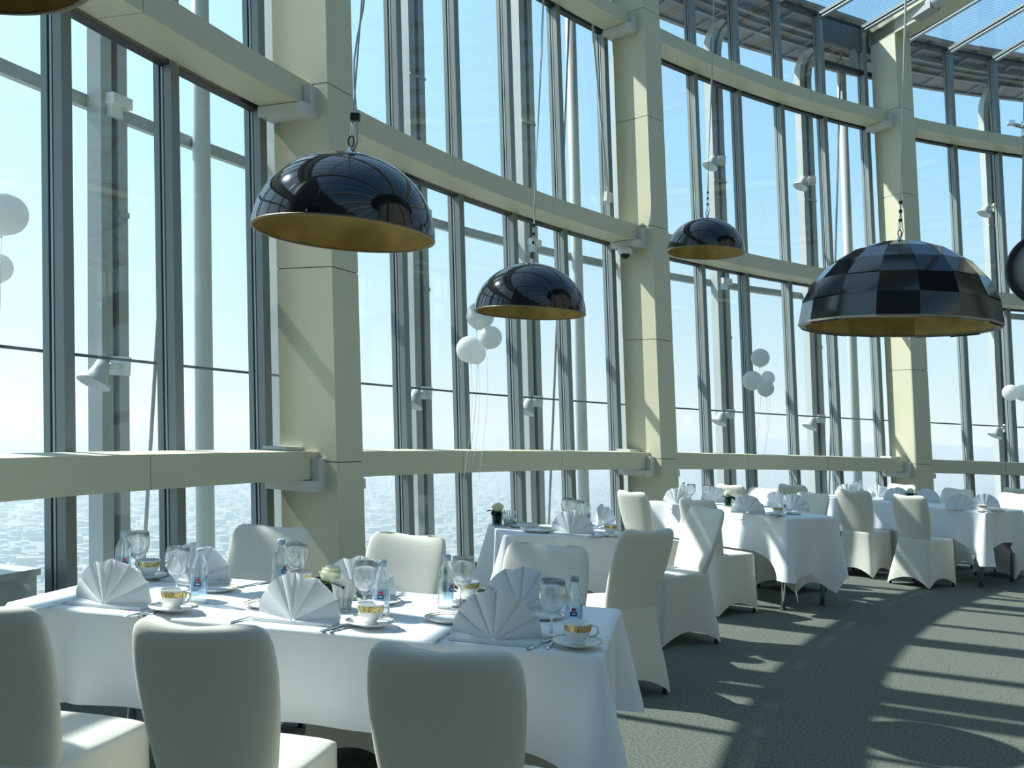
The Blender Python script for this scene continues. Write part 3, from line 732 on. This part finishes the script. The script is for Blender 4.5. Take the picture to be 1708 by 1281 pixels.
def bottle(p, rz, label):
    t_ = thing('water_bottle', label, 'bottle', p, rz, 'small water bottles')
    link('body', ME_BOT, t_); link('cap', ME_CAP, t_); l_ = link('label', ME_LAB, t_); link('red_print', ME_RED, l_); link('navy_print', ME_NAV, l_); link('white_print', ME_WHT, l_)
def flat_strip(mb, pts, th=.002):
    """ribbon along x given (x, half width, z)"""
    L = [[(x, -hw, z), (x, hw, z), (x, hw * .9, z + th), (x, -hw * .9, z + th)] for x, hw, z in pts]
    mb.loops(L, True, True, True)
mb = MB(); flat_strip(mb, [(-.095, .007, .001), (-.07, .008, .002), (-.03, .004, .004), (.02, .003, .006), (.035, .005, .005), (.045, .011, .003), (.055, .012, .003)])
for q in range(4): flat_strip(mb, [(.054, .0018, .003), (.09, .0012, .006)]); mb.v[-8:] = [(x, y + (-.009 + .006 * q), z) for x, y, z in mb.v[-8:]]
ME_FORK = mb.mesh('fork', M['chrome'])
mb = MB(); flat_strip(mb, [(-.1, .006, .001), (-.03, .0075, .003), (0, .005, .004), (.01, .009, .003), (.07, .010, .002), (.1, .003, .002)]); ME_KNIFE = mb.mesh('knife', M['chrome'])
mb = MB(); flat_strip(mb, [(-.085, .006, .001), (-.05, .0065, .002), (.0, .003, .005), (.03, .004, .004), (.04, .013, .002), (.055, .017, .001), (.07, .014, .003), (.078, .006, .005)]); ME_SPOON = mb.mesh('spoon', M['chrome'])
def cutlery(kind, x, y, rz, label, z=None):
    o = link({'f': 'fork', 'k': 'knife', 's': 'spoon'}[kind], {'f': ME_FORK, 'k': ME_KNIFE, 's': ME_SPOON}[kind]); p = at(x, y, TZ)
    o.location = (p.x, p.y, z if z else TZ); o.rotation_euler = (0, 0, rz)
    tag(o, label, {'f': 'fork', 'k': 'knife', 's': 'spoon'}[kind], 'silver cutlery')
def P(x, y): return at(x, y, TZ)
def rose_vase(p, label, s=1.0, rz=0.0, flower='rose'):
    t_ = thing('rose_vase', label, 'vase', p, rz, 'rose vases'); t_.scale = (s, s, s)
    mb = MB(); mb.lathe([(0, 0), (.032, 0), (.033, .004), (.036, .085), (.0345, .085), (.0315, .006), (0, .006)], 24); mb.obj('glass', M['vase'], t_)
    mb = MB(); mb.tube([(.0, 0, .01), (.004, 0, .06), (.0, 0, .1)], .003, 6); mb.obj('stem', M['leaf'], t_)
    rn = random.Random(4)
    fl = MB(); k = 0
    r_ = bpy.data.objects.new('rose', None)
    mb = MB(); mb.lathe([(0, .084), (.020, .088), (.033, .102), (.036, .118), (.031, .134), (.018, .146), (.006, .150), (0, .148)], 20); head = mb.obj('rose', M['rose'], t_)
    for ring_, (n_, rad, h, op) in enumerate(((3, .020, .060, .1), (4, .030, .054, .3), (5, .037, .046, .8))):
        for i in range(n_):
            a = 2 * PI * i / n_ + ring_ * .6; mbp = MB(); L = []
            for v in range(6):
                f_ = v / 5; l = []
                for u in range(-3, 4):
                    uu = u / 3; aw = a + uu * (PI / n_) * 1.25 * (.6 + .4 * math.sin(PI * min(1, .2 + .6 * f_)))
                    rr = rad * (.35 + .65 * math.sin(f_ * PI * .55)) + op * .006 * f_ ** 4
                    zz = .092 + h * f_ * (1 - .20 * uu * uu) - .004 * ring_ * (1 - f_) - .008 * op * f_ ** 5
                    l.append((rr * math.cos(aw), rr * math.sin(aw), zz))
                L.append(l)
            mbp.loops(L, False)
            mbp.obj('petal', M['rose'], head)
    bpy.data.objects.remove(r_)
    for i, (a, tl, le) in enumerate(((3.3, .15, .075), (2.5, .5, .065), (4.2, .3, .06), (5.6, .2, .06), (.3, .4, .05), (1.2, .3, .05), (3.9, -.25, .06))):
        mb = MB(); L = []
        for v in range(7):
            f_ = v / 6; wd = .024 * math.sin(PI * f_ ** .8) + .001; x = .012 + le * f_; z = .084 + le * (tl - .1) * f_ - .35 * le * f_ * f_ + .004
            L.append([(x * math.cos(a) - q * wd * math.sin(a), x * math.sin(a) + q * wd * math.cos(a), z + .006 * abs(q)) for q in (-1, -.5, 0, .5, 1)])
        mb.loops(L, False); mb.obj('leaf', M['leaf'], t_)
    for i in range(5):
        a = 2 * PI * i / 5; mb = MB(); L = []
        for v in range(5):
            f_ = v / 4; z = .012 + .075 * f_; l = []
            for q in (-1, 0, 1): l.append(((.024 + .004 * f_) * math.cos(a + q * .5), (.024 + .004 * f_) * math.sin(a + q * .5), z))
            L.append(l)
        mb.loops(L, False); mb.obj('leaf', M['leaf'], t_)
def sachet_holder(p, label, n_=9, rz=0.0):
    t_ = thing('sachet_holder', label, 'holder', p, rz, 'paper sachet holders')
    mb = MB(); mb.lathe([(0, 0), (.026, 0), (.030, .05), (.029, .05), (.025, .003), (0, .003)], 20); mb.obj('glass', M['clearholder'], t_)
    for i in range(n_):
        f_ = i / (n_ - 1) - .5; mb = MB(); a = f_ * .55
        mb.box((0, 0, .055), (.0055, .0022, .05), 0); rot = Matrix.Rotation(a, 3, 'Y') @ Matrix.Rotation(.1 * ((i % 3) - 1), 3, 'X')
        mb.v = [tuple(rot @ Vector(v) + Vector((f_ * .032, .010 * ((i % 3) - 1), .004))) for v in mb.v]
        mb.obj('sachet', M['paper'], t_)
def shaker(p, label):
    t_ = thing('salt_shaker', label, 'shaker', p, 0, 'salt and pepper shakers')
    mb = MB(); mb.lathe([(0, 0), (.017, 0), (.018, .004), (.015, .035), (0, .035)], 16); mb.obj('body', M['vase'], t_)
    mb = MB(); mb.lathe([(.0155, .035), (.0155, .044), (.010, .052), (0, .053)], 16); mb.obj('cap', M['chrome'], t_)
# ------------------------------------------------------------------ nearest table
RZ1 = -A1
NT = 'on the nearest table'
for x, y, rz, lb, v in ((172, 1013, RZ1, 'white fan napkin nearest the left edge, near side of the nearest table', 0), (487, 1040, RZ1, 'white fan napkin with a split top, middle of the near side, nearest table', 1),
                        (822, 1074, RZ1, 'white fan napkin at the right end of the near side, nearest table', 2), (318, 974, RZ1 - .1, 'white fan napkin behind the first bottle, window end of the nearest table', 1),
                        (592, 1000, RZ1 + .1, 'white fan napkin behind the rose, far side of the nearest table', 0), (866, 1020, RZ1 + .05, 'white fan napkin at the right end of the far side, nearest table', 0)):
    napkin(P(x, y), rz, lb, v)
for x, y, lb, sp, hz_ in ((289, 1021, 'in front of the middle near chair', 1, .3), (617, 1046, 'in the middle of the near side', 1, .2), (962, 1080, 'at the near right corner', 1, .15),
                 (247, 966, 'at the far window end', 0, 2.8), (500, 988, 'behind the split-top napkin', 0, 2.8), (780, 1003, 'behind the right near napkin', 0, 2.8)):
    p = P(x, y); saucer(p, f'white gilt-edged saucer {lb} of the nearest table'.replace(' of the nearest table', ', nearest table'))
    cup(p + Vector((0, 0, .0118)), -.35 if sp else 2.8, f'white teacup with gilt band {lb}, nearest table')
    if sp:
        o = link('teaspoon', ME_SPOON); o.location = p + Vector((.055, -.012, .0235)); o.rotation_euler = (0, 0, -.5); o.scale = (.62, .62, .62)
        tag(o, f'small teaspoon resting on the saucer {lb}, nearest table', 'spoon', 'teaspoons')
for x, y, lb in ((293, 996, 'clear stemmed goblet behind the leftmost near teacup'), (606, 1026, 'clear stemmed goblet behind the middle near teacup'), (919, 1062, 'clear stemmed goblet beside the bottle at the near right corner'),
                 (227, 962, 'clear stemmed goblet before the post at the window end, nearest table'), (491, 984, 'clear stemmed goblet left of the rose, nearest table'), (769, 1012, 'clear stemmed goblet between far middle bottle and right napkins, nearest table')):
    goblet(P(x, y), lb)
for x, y, rz, lb in ((330, 1006, .2, 'small water bottle beside the leftmost near teacup'), (634, 1028, .1, 'small water bottle right of the middle near goblet'), (955, 1058, .0, 'small water bottle behind the teacup at the near right corner'),
                     (203, 968, .6, 'small water bottle farthest left on the nearest table'), (465, 982, .9, 'small water bottle left of the goblet by the rose'), (742, 1014, .9, 'small water bottle on the far side, right of the middle, nearest table')):
    bottle(P(x, y), rz, lb)
for x, y, lb in ((446, 1012, 'small gilt-edged plate peeping out left of the split-top napkin'), (748, 1036, 'small gilt-edged plate behind the right near napkin'), (360, 985, 'small gilt-edged plate with a long shadow, far window end'),
                 (632, 1006, 'small gilt-edged plate right of the middle bottle'), (905, 1030, 'small gilt-edged plate under the far right napkin')):
    plate(P(x, y), lb, 1.05)
for k, x, y, rz, lb in (('f', 92, 1010, 1.25, 'silver fork left of the leftmost napkin'), ('k', 248, 1022, 1.05, 'silver knife right of the leftmost napkin'), ('s', 262, 1022, 1.05, 'silver spoon beside the knife left of the first teacup'),
                        ('f', 417, 1032, 1.1, 'silver fork left of the split-top napkin'), ('k', 568, 1046, 1.0, 'silver knife right of the split-top napkin'), ('s', 582, 1047, 1.0, 'silver spoon beside the middle near saucer'),
                        ('f', 741, 1062, 1.25, 'silver fork left of the right near napkin'), ('k', 905, 1073, 1.1, 'silver knife right of the right near napkin'), ('s', 921, 1073, 1.35, 'silver spoon left of the near right saucer'),
                        ('k', 430, 975, 1.0, 'silver knife on the far side near the window end'), ('f', 652, 997, 1.1, 'silver fork on the far side behind the middle bottle')):
    cutlery(k, x, y, rz, lb)
rose_vase(P(549, 1015), 'glass vase with one cream rose and dark leaves on the nearest table', 1.0)
sachet_holder(P(573, 1019), 'white paper sachets standing in a glass beside the rose, nearest table', 10)
shaker(P(590, 1001), 'glass salt shaker behind the paper sachets, nearest table'); shaker(P(601, 999), 'glass pepper shaker right of the salt, nearest table')
# ------------------------------------------------------------------ second table
rose_vase(P(829, 877), 'glass vase with a closed rose at the window end, second table', 1.0, 1.0)
sachet_holder(P(847, 879), 'white paper sachets in a glass beside the rose, second table', 6); shaker(P(857, 878), 'glass salt shaker beside the sachets, second table')
napkin(P(950, 893), -.4, 'white fan napkin at the front of the second table', 0); napkin(P(999, 880), -1.15, 'white fan napkin turned edge-on behind the bottle, second table', 1)
plate(P(897, 887), 'white plate left of the fan napkin, second table', 1.5); plate(P(872, 879), 'white plate at the back left of the second table', 1.5)
bottle(P(978, 878), .5, 'small water bottle behind the fan napkin, second table')
goblet(P(945, 874), 'clear stemmed goblet left of two, behind the napkin on the second table'); goblet(P(963, 879), 'clear stemmed goblet right of two, behind the napkin on the second table')
saucer(P(1018, 895), 'white saucer beside the askew chair, second table'); cup(P(1018, 895) + Vector((0, 0, .0118)), -.3, 'white teacup beside the askew chair, second table')
cutlery('k', 992, 896, .6, 'silver knife right of the fan napkin, second table')
# ------------------------------------------------------------------ third table
for x, y, rz, lb, v in ((1127, 842, -.5, 'white fan napkin at the left end of the third table, beside the column', 0), (1190, 838, -.5, 'pale fan napkin behind the goblets, third table', 1), (1246, 857, -.4, 'large white fan napkin at the front of the third table', 2),
                        (1290, 848, -.9, 'white fan napkin turned aside, left of the dark bottle, third table', 1), (1320, 852, -.7, 'pale shaded fan napkin at the right end of the third table', 0)):
    napkin(P(x, y), rz, lb, v)
bottle(P(1139, 836), .3, 'small water bottle behind the left napkin, third table'); bottle(P(1306, 858), .3, 'small water bottle dark against the right napkin, third table')
goblet(P(1152, 839), 'clear goblet right of the left bottle, third table'); goblet(P(1178, 840), 'clear goblet left of the rose, third table')
rose_vase(P(1214, 845), 'glass vase with a bright cream rose, third table', 1.0, 2.0); sachet_holder(P(1230, 844), 'white paper sachets right of the rose, third table', 6); shaker(P(1222, 848), 'glass salt shaker below the rose, third table')
saucer(P(1297, 861), 'white saucer under the cup at the right end, third table'); cup(P(1297, 861) + Vector((0, 0, .0118)), -.3, 'gilt banded teacup at the right end of the third table')
plate(P(1283, 862), 'gilt-edged plate left of the cup, third table', 1.0); plate(P(1322, 858), 'gilt-edged plate right of the cup, third table', 1.0)
# ------------------------------------------------------------------ fourth table
for x, y, rz, lb, v in ((1412, 829, -.5, 'white fan napkin at the window end of the fourth table, left of the tall chair', 0), (1464, 831, -.6, 'white fan napkin right of the tall chair, fourth table', 1), (1496, 836, -.4, 'white fan napkin left of the dark rose, fourth table', 0),
                        (1545, 838, -.5, 'pale fan napkin right of the dark rose, fourth table', 1), (1601, 850, -.5, 'large white fan napkin at the front of the fourth table', 2), (1642, 848, -.6, 'shaded fan napkin behind the cup, fourth table', 0)):
    napkin(P(x, y), rz, lb, v)
goblet(P(1428, 829), 'clear goblet right of the window-end napkin, fourth table'); bottle(P(1436, 829), .2, 'small water bottle behind the tall chair, fourth table')
rose_vase(P(1518, 837), 'dark leaved vase with a rose on the fourth table', 1.0, 3.0)
saucer(P(1638, 855), 'white saucer at the aisle end of the fourth table'); cup(P(1638, 855) + Vector((0, 0, .0118)), .3, 'white teacup at the aisle end of the fourth table')
plate(P(1662, 853), 'white plate at the aisle end of the fourth table', 1.2); cutlery('k', 1616, 856, .5, 'silver knife left of the cup, fourth table')

# ------------------------------------------------------------------ pendant lamps
def dome_profile(D, n=16, hfac=.445):
    return [(D / 2 * math.sin(PI / 2 * i / n), D * hfac * math.cos(PI / 2 * i / n)) for i in range(n + 1)]
def pendant(p, D, label, tilt=(0, 0), facets=None, twist=0.0, cords=1, top=8.05):
    t_ = thing('pendant_lamp', label, 'lamp', p, 0, 'black dome pendants')
    t_.rotation_euler = (tilt[0], tilt[1], twist)
    H_ = D * .445
    if facets:
        nseg, rows = facets; pr = dome_profile(D, rows); pi_ = [(max(r - .012, .001), z - .012) for r, z in pr]
        for i in range(rows):
            mb0 = None
            for j in range(nseg):
                a0, a1 = 2 * PI * j / nseg, 2 * PI * (j + 1) / nseg; g = .0008
                if mb0 is None:
                    mb = MB(); pts = []
                    for (r0, z0), (r1, z1) in ((pr[i + 1], pr[i]), (pi_[i + 1], pi_[i])):
                        pts += [(r0 * math.cos(0), r0 * math.sin(0), z0), (r0 * math.cos(a1 - a0), r0 * math.sin(a1 - a0), z0), (max(r1, .004) * math.cos(a1 - a0), max(r1, .004) * math.sin(a1 - a0), z1), (max(r1, .004), 0, z1)]
                    mb.hexa(pts); mb0 = mb.mesh('panel', M['shade'])
                o = link('panel', mb0, t_); o.rotation_euler = (0, 0, a0)
                rr = random.Random(i * 50 + j); o.delta_rotation_euler = ((rr.random() - .5) * .02, (rr.random() - .5) * .02, 0)
        mb = MB(); mb.lathe([(max(r - .03, 0), z - .022) for r, z in pr[:-1]] + [(D / 2 - .03, .0)], nseg, smooth=False); mb.obj('lining', M['gold'], t_)
        mb = MB(); mb.lathe([(D / 2 - .032, .002), (D / 2 + .002, .002), (D / 2 + .002, -.008), (D / 2 - .032, -.008), (D / 2 - .032, .002)], nseg, smooth=False); mb.obj('rim', M['rim'], t_)
    else:
        pr = dome_profile(D)
        mb = MB(); mb.lathe(pr, 64); mb.obj('shade', M['shade'], t_)
        mb = MB(); mb.lathe([(max(r - .009, 0), z - .009) for r, z in pr[:-1]] + [(D / 2 - .009, 0)], 64); mb.obj('lining', M['gold'], t_)
        mb = MB(); mb.lathe([(D / 2 - .010, .002), (D / 2 + .001, .002), (D / 2 + .001, -.003), (D / 2 - .010, -.003), (D / 2 - .010, .002)], 64); mb.obj('rim', M['brassrim'], t_)
        mb = MB(); mb.lathe([(.0, H_ - .012), (.09, H_ - .016), (.12, H_ - .06), (.02, H_ - .075), (.008, H_ - .13), (0, H_ - .13)], 24); mb.obj('lamp_holder', M['plastic'], t_)
    mb = MB(); mb.lathe([(0, H_ + .028), (.010, H_ + .026), (.012, H_ + .004), (.028, H_ + .002), (.028, H_ - .004), (0, H_ - .004)], 16); mb.obj('boss', M['chrome'], t_)
    mb = MB(); mb.tube([(.010 * math.sin(2 * PI * i / 16), 0, H_ + .048 - .020 * math.cos(2 * PI * i / 16)) for i in range(17)], .0028, 6, cap=False); mb.obj('ring', M['black'], t_)
    mb = MB(); mb.tube([(0, .008 * math.sin(2 * PI * i / 16), H_ + .090 - .026 * math.cos(2 * PI * i / 16)) for i in range(17)], .0034, 6, cap=False); mb.obj('hook', M['chrome'], t_)
    base = Vector((0, 0, H_ + .115)); zt = top - p.z
    mb = MB(); mb.tube([base, base + Vector((0, 0, .02)), base + Vector((0, 0, .1)), Vector((0, 0, zt))], .0032, 6); mb.obj('suspension_wire', M['cord'], t_)
    if cords > 1:
        n = 60; pts = []
        for i in range(n + 1):
            f_ = i / n; z = base.z - .06 + (zt - base.z + .06) * f_; amp = .011 * (1 - .6 * f_) if i else .0
            pts.append((amp * math.sin(11 * f_ * 6.28 + 1) + .012 * (f_ < .03), amp * math.cos(11 * f_ * 6.28 + 1), z))
        pts = [(.01, 0, H_ + .01), (.022, 0, H_ + .05), (.018, 0, H_ + .10)] + pts[2:]
        mb = MB(); mb.tube(pts, .0035, 6); mb.obj('power_cord', M['cord'], t_)
        mb = MB(); mb.box((.008, 0, base.z + .02), (.016, .012, .012)); mb.obj('clip', M['black'], t_)
    else:
        mb = MB(); mb.tube([(.008, 0, H_ + .01), (.02, 0, H_ + .06), (.006, .006, H_ + .2), (.0, .008, H_ + .6), (.008, 0, H_ + 1.2), (0, .008, H_ + 2.2), (.005, 0, zt)], .0026, 6); mb.obj('power_cord', M['cord'], t_)
        mb = MB()
        for i, z in enumerate((.12, .17, .22)): mb.box((.002, 0, H_ + z), (.007, .007, .008))
        tag(mb.obj('clip', M['black'], t_), kind='stuff')
    return t_
pendant(far(574, 391, 3.25), .635, 'large glossy black dome pendant with gold inside, in front of the first column', cords=2, tilt=(0, .025))
pendant(far(884, 522, 5.30), .635, 'glossy black dome pendant hanging over the second table, before white balloons', cords=1)
pendant(far(1177, 421, 7.70), .635, 'small far black dome pendant just right of the second column', cords=1)
pendant(far(1497, 544, 5.10), 1.045, 'wide faceted black dome pendant of flat panels, before the third column', facets=(16, 6), twist=.2)
pendant(far(-120, -90, 1.88), .635, 'black dome pendant cropped by the top left corner, only its gold inside showing', cords=2)

# ------------------------------------------------------------------ balloons
mb = MB(); mb.lathe([(.0, -1.06), (.03, -1.03), (.30, -.94), (.58, -.80), (.80, -.60), (.95, -.32), (1.0, .0), (.97, .26), (.86, .52), (.68, .74), (.42, .91), (.16, .99), (0, 1.0)], 28); ME_BAL = mb.mesh('skin', M['balloon'])
mb = MB(); mb.lathe([(.0, -1.04), (.045, -1.07), (.06, -1.12), (.02, -1.11), (0, -1.1)], 10); ME_KNOT = mb.mesh('knot', M['balloon'])
def balloon(p, r, label, string=1.2, tilt=(0, 0), sway=.02):
    t_ = thing('balloon', label, 'balloon', p, 0, 'white balloons'); t_.rotation_euler = (tilt[0], tilt[1], 0)
    k = link('skin', ME_BAL, t_); k.scale = (r, r, r); k = link('knot', ME_KNOT, t_); k.scale = (r, r, r)
    mb = MB(); L = []
    b = Vector((0, 0, -1.1 * r)); inv = Matrix.Rotation(tilt[1], 3, 'Y').inverted() @ Matrix.Rotation(tilt[0], 3, 'X').inverted()
    for i in range(9):
        f_ = i / 8; L.append(b + (inv @ Vector((sway * math.sin(f_ * 4), 0, -string * f_))))
    mb.tube(L, .0012, 4); mb.obj('string', M['paper'], t_)
for x, y, rp, d, lb, st, tl in ((10, 358, 35, 4.03, 'white balloon cut by the left edge, upper of two', 1.3, (.1, .2)), (-6, 447, 26, 4.10, 'white balloon cut by the left edge, lower of two', 1.1, (0, -.2)),
                        (801, 527, 23.5, 7.0, 'white balloon half hidden by the second lamp, topmost over the second table', 1.1, (0, .2)), (818, 563, 19.5, 6.85, 'white balloon at the right of the bunch over the second table', .95, (0, .25)),
                        (783, 583, 22.5, 6.75, 'white balloon lowest and largest in the bunch over the second table', .85, (0, -.15)), (793, 590, 18, 7.15, 'white balloon behind the lowest one, over the second table', .85, (0, -.3)),
                        (1268, 597, 15.5, 10.8, 'white balloon on top of the bunch over the third table', .9, (0, 0)), (1255, 635, 16.5, 10.7, 'white balloon at the left of the bunch over the third table', .8, (0, .2)),
                        (1280, 631, 12.5, 11.05, 'white balloon at the back right of the bunch over the third table', .8, (0, -.2)), (1277, 648, 14.0, 10.55, 'white balloon lowest in the bunch over the third table', .7, (0, -.1)),
                        (1686, 655, 13.5, 12.0, 'white balloon left of two near the right edge', .9, (0, .1)), (1705, 655, 13.5, 12.3, 'shaded white balloon cut by the right edge', .9, (0, 0))):
    balloon(far(x, y, d), rp * d / F, lb, st, tl)

# ------------------------------------------------------------------ small fittings on the structure
c_ = Wp(18.85, .20, ZM - TM - .06)
t_ = thing('security_camera', 'white dome security camera under the bracket at the second column', 'camera', c_)
mb = MB(); mb.lathe([(0, 0), (.075, 0), (.085, -.02), (.085, -.055), (.075, -.075), (.055, -.075), (0, -.07)], 24); mb.obj('housing', M['plastic'], t_)
mb = MB(); mb.lathe([(.055, -.072), (.052, -.095), (.035, -.118), (0, -.125)], 20); mb.obj('dome', M['black'], t_)
b_ = Wp(18.62, .325, 1.90)
t_ = thing('junction_box', 'small white junction box on the mullion left of the second column', 'box', b_, TH0 - math.radians(18.62))
mb = MB(); mb.box((0, 0, 0), (.025, .055, .055)); mb.obj('box', M['plastic'], t_)
mb = MB(); mb.tube([(0, .03, -.05), (-.005, .0, -.1), (-.01, -.03, -.06)], .006, 6); mb.obj('cable_loop', M['cord'], t_)
mb = MB(); mb.tube([Wp(18.62, .325, 1.945), Wp(18.3, .33, 2.6), Wp(18.0, .33, 3.2), Wp(17.9, .33, 4.4)], .014, 8); tag(mb.obj('conduit', M['pipe']), 'thin pale conduit rising from the white junction box', 'conduit')
# uplight on the third rafter
p0 = Rp(40, -.50, -.20, -.17)
t_ = thing('uplight', 'grey cylinder spotlight with a wedge bracket on the rafter above the third column', 'spotlight', p0)
d_ = (Rp(40, -1.0, -.20, -.17) - p0).normalized()
q = d_.to_track_quat('Z', 'Y')
mb = MB(); L = [[q @ Vector((r_ * math.cos(2 * PI * j / 20), r_ * math.sin(2 * PI * j / 20), h_)) for j in range(20)] for r_, h_ in ((.0, .02), (.085, .02), (.095, .06), (.095, .50), (.07, .55), (0, .55))]; mb.loops(L); mb.obj('can', M['pipe'], t_)
mb = MB(); e1 = (Rp(40, -.50, -.20, -.02) - p0); mb.hexa([q @ Vector((-.10, -.11, -.22)), q @ Vector((.10, -.11, -.22)), q @ Vector((.10, -.10, .12)), q @ Vector((-.10, -.10, .12)), q @ Vector((-.10, -.10, -.22)), q @ Vector((.10, -.10, -.22)), q @ Vector((.10, .02, .12)), q @ Vector((-.10, .02, .12))]); mb.obj('wedge_bracket', M['steel'], t_)
# hanging pole with a round disc at the right edge
pp_ = far(1702, 300, 3.6)
pp_.x += .02
t_ = thing('hanging_disc', 'round grey disc with dark rim on a steel pole at the right edge', 'fixture', pp_)
mb = MB(); zb = far(1702, 430, 3.6).z - pp_.z; mb.tube([(.02, 0, zb), (.02, 0, 8.0 - pp_.z)], .030, 16); mb.tube([(.055, .02, zb), (.055, .02, 8.0 - pp_.z)], .012, 8, 0); mb.obj('pole', M['steel'], t_)
dc = far(1748, 448, 3.52) - pp_
q = Vector((-.25, -.95, -.1)).to_track_quat('Z', 'Y')
def disc(prof, m, nm):
    mb = MB(); L = [[dc + q @ Vector((r_ * math.cos(2 * PI * j / 40), r_ * math.sin(2 * PI * j / 40), h_)) for j in range(40)] for r_, h_ in prof]; mb.loops(L); mb.obj(nm, m, t_)
disc([(0, .0), (.128, .0), (.13, .004), (0, .004)], M['greyrough'], 'face'); disc([(.128, -.03), (.142, -.03), (.144, .01), (.128, .012), (.128, -.03)], M['black'], 'rim'); disc([(0, -.06), (.09, -.05), (.128, -.02)], M['alu'], 'back')
cl = far(1693, 211, 3.58) - pp_
mb = MB(); mb.tube([cl + Vector((-.012, 0, .01)), cl + Vector((.035, 0, -.002))], .008, 8); mb.box(cl + Vector((-.018, 0, .014)), (.012, .012, .008)); mb.lathe([(0, -.03), (.035, -.03), (.037, -.02), (.037, .02), (.035, .03), (0, .03)], 16, (.02, 0, cl.z)); mb.obj('clamp', M['chrome'], t_)
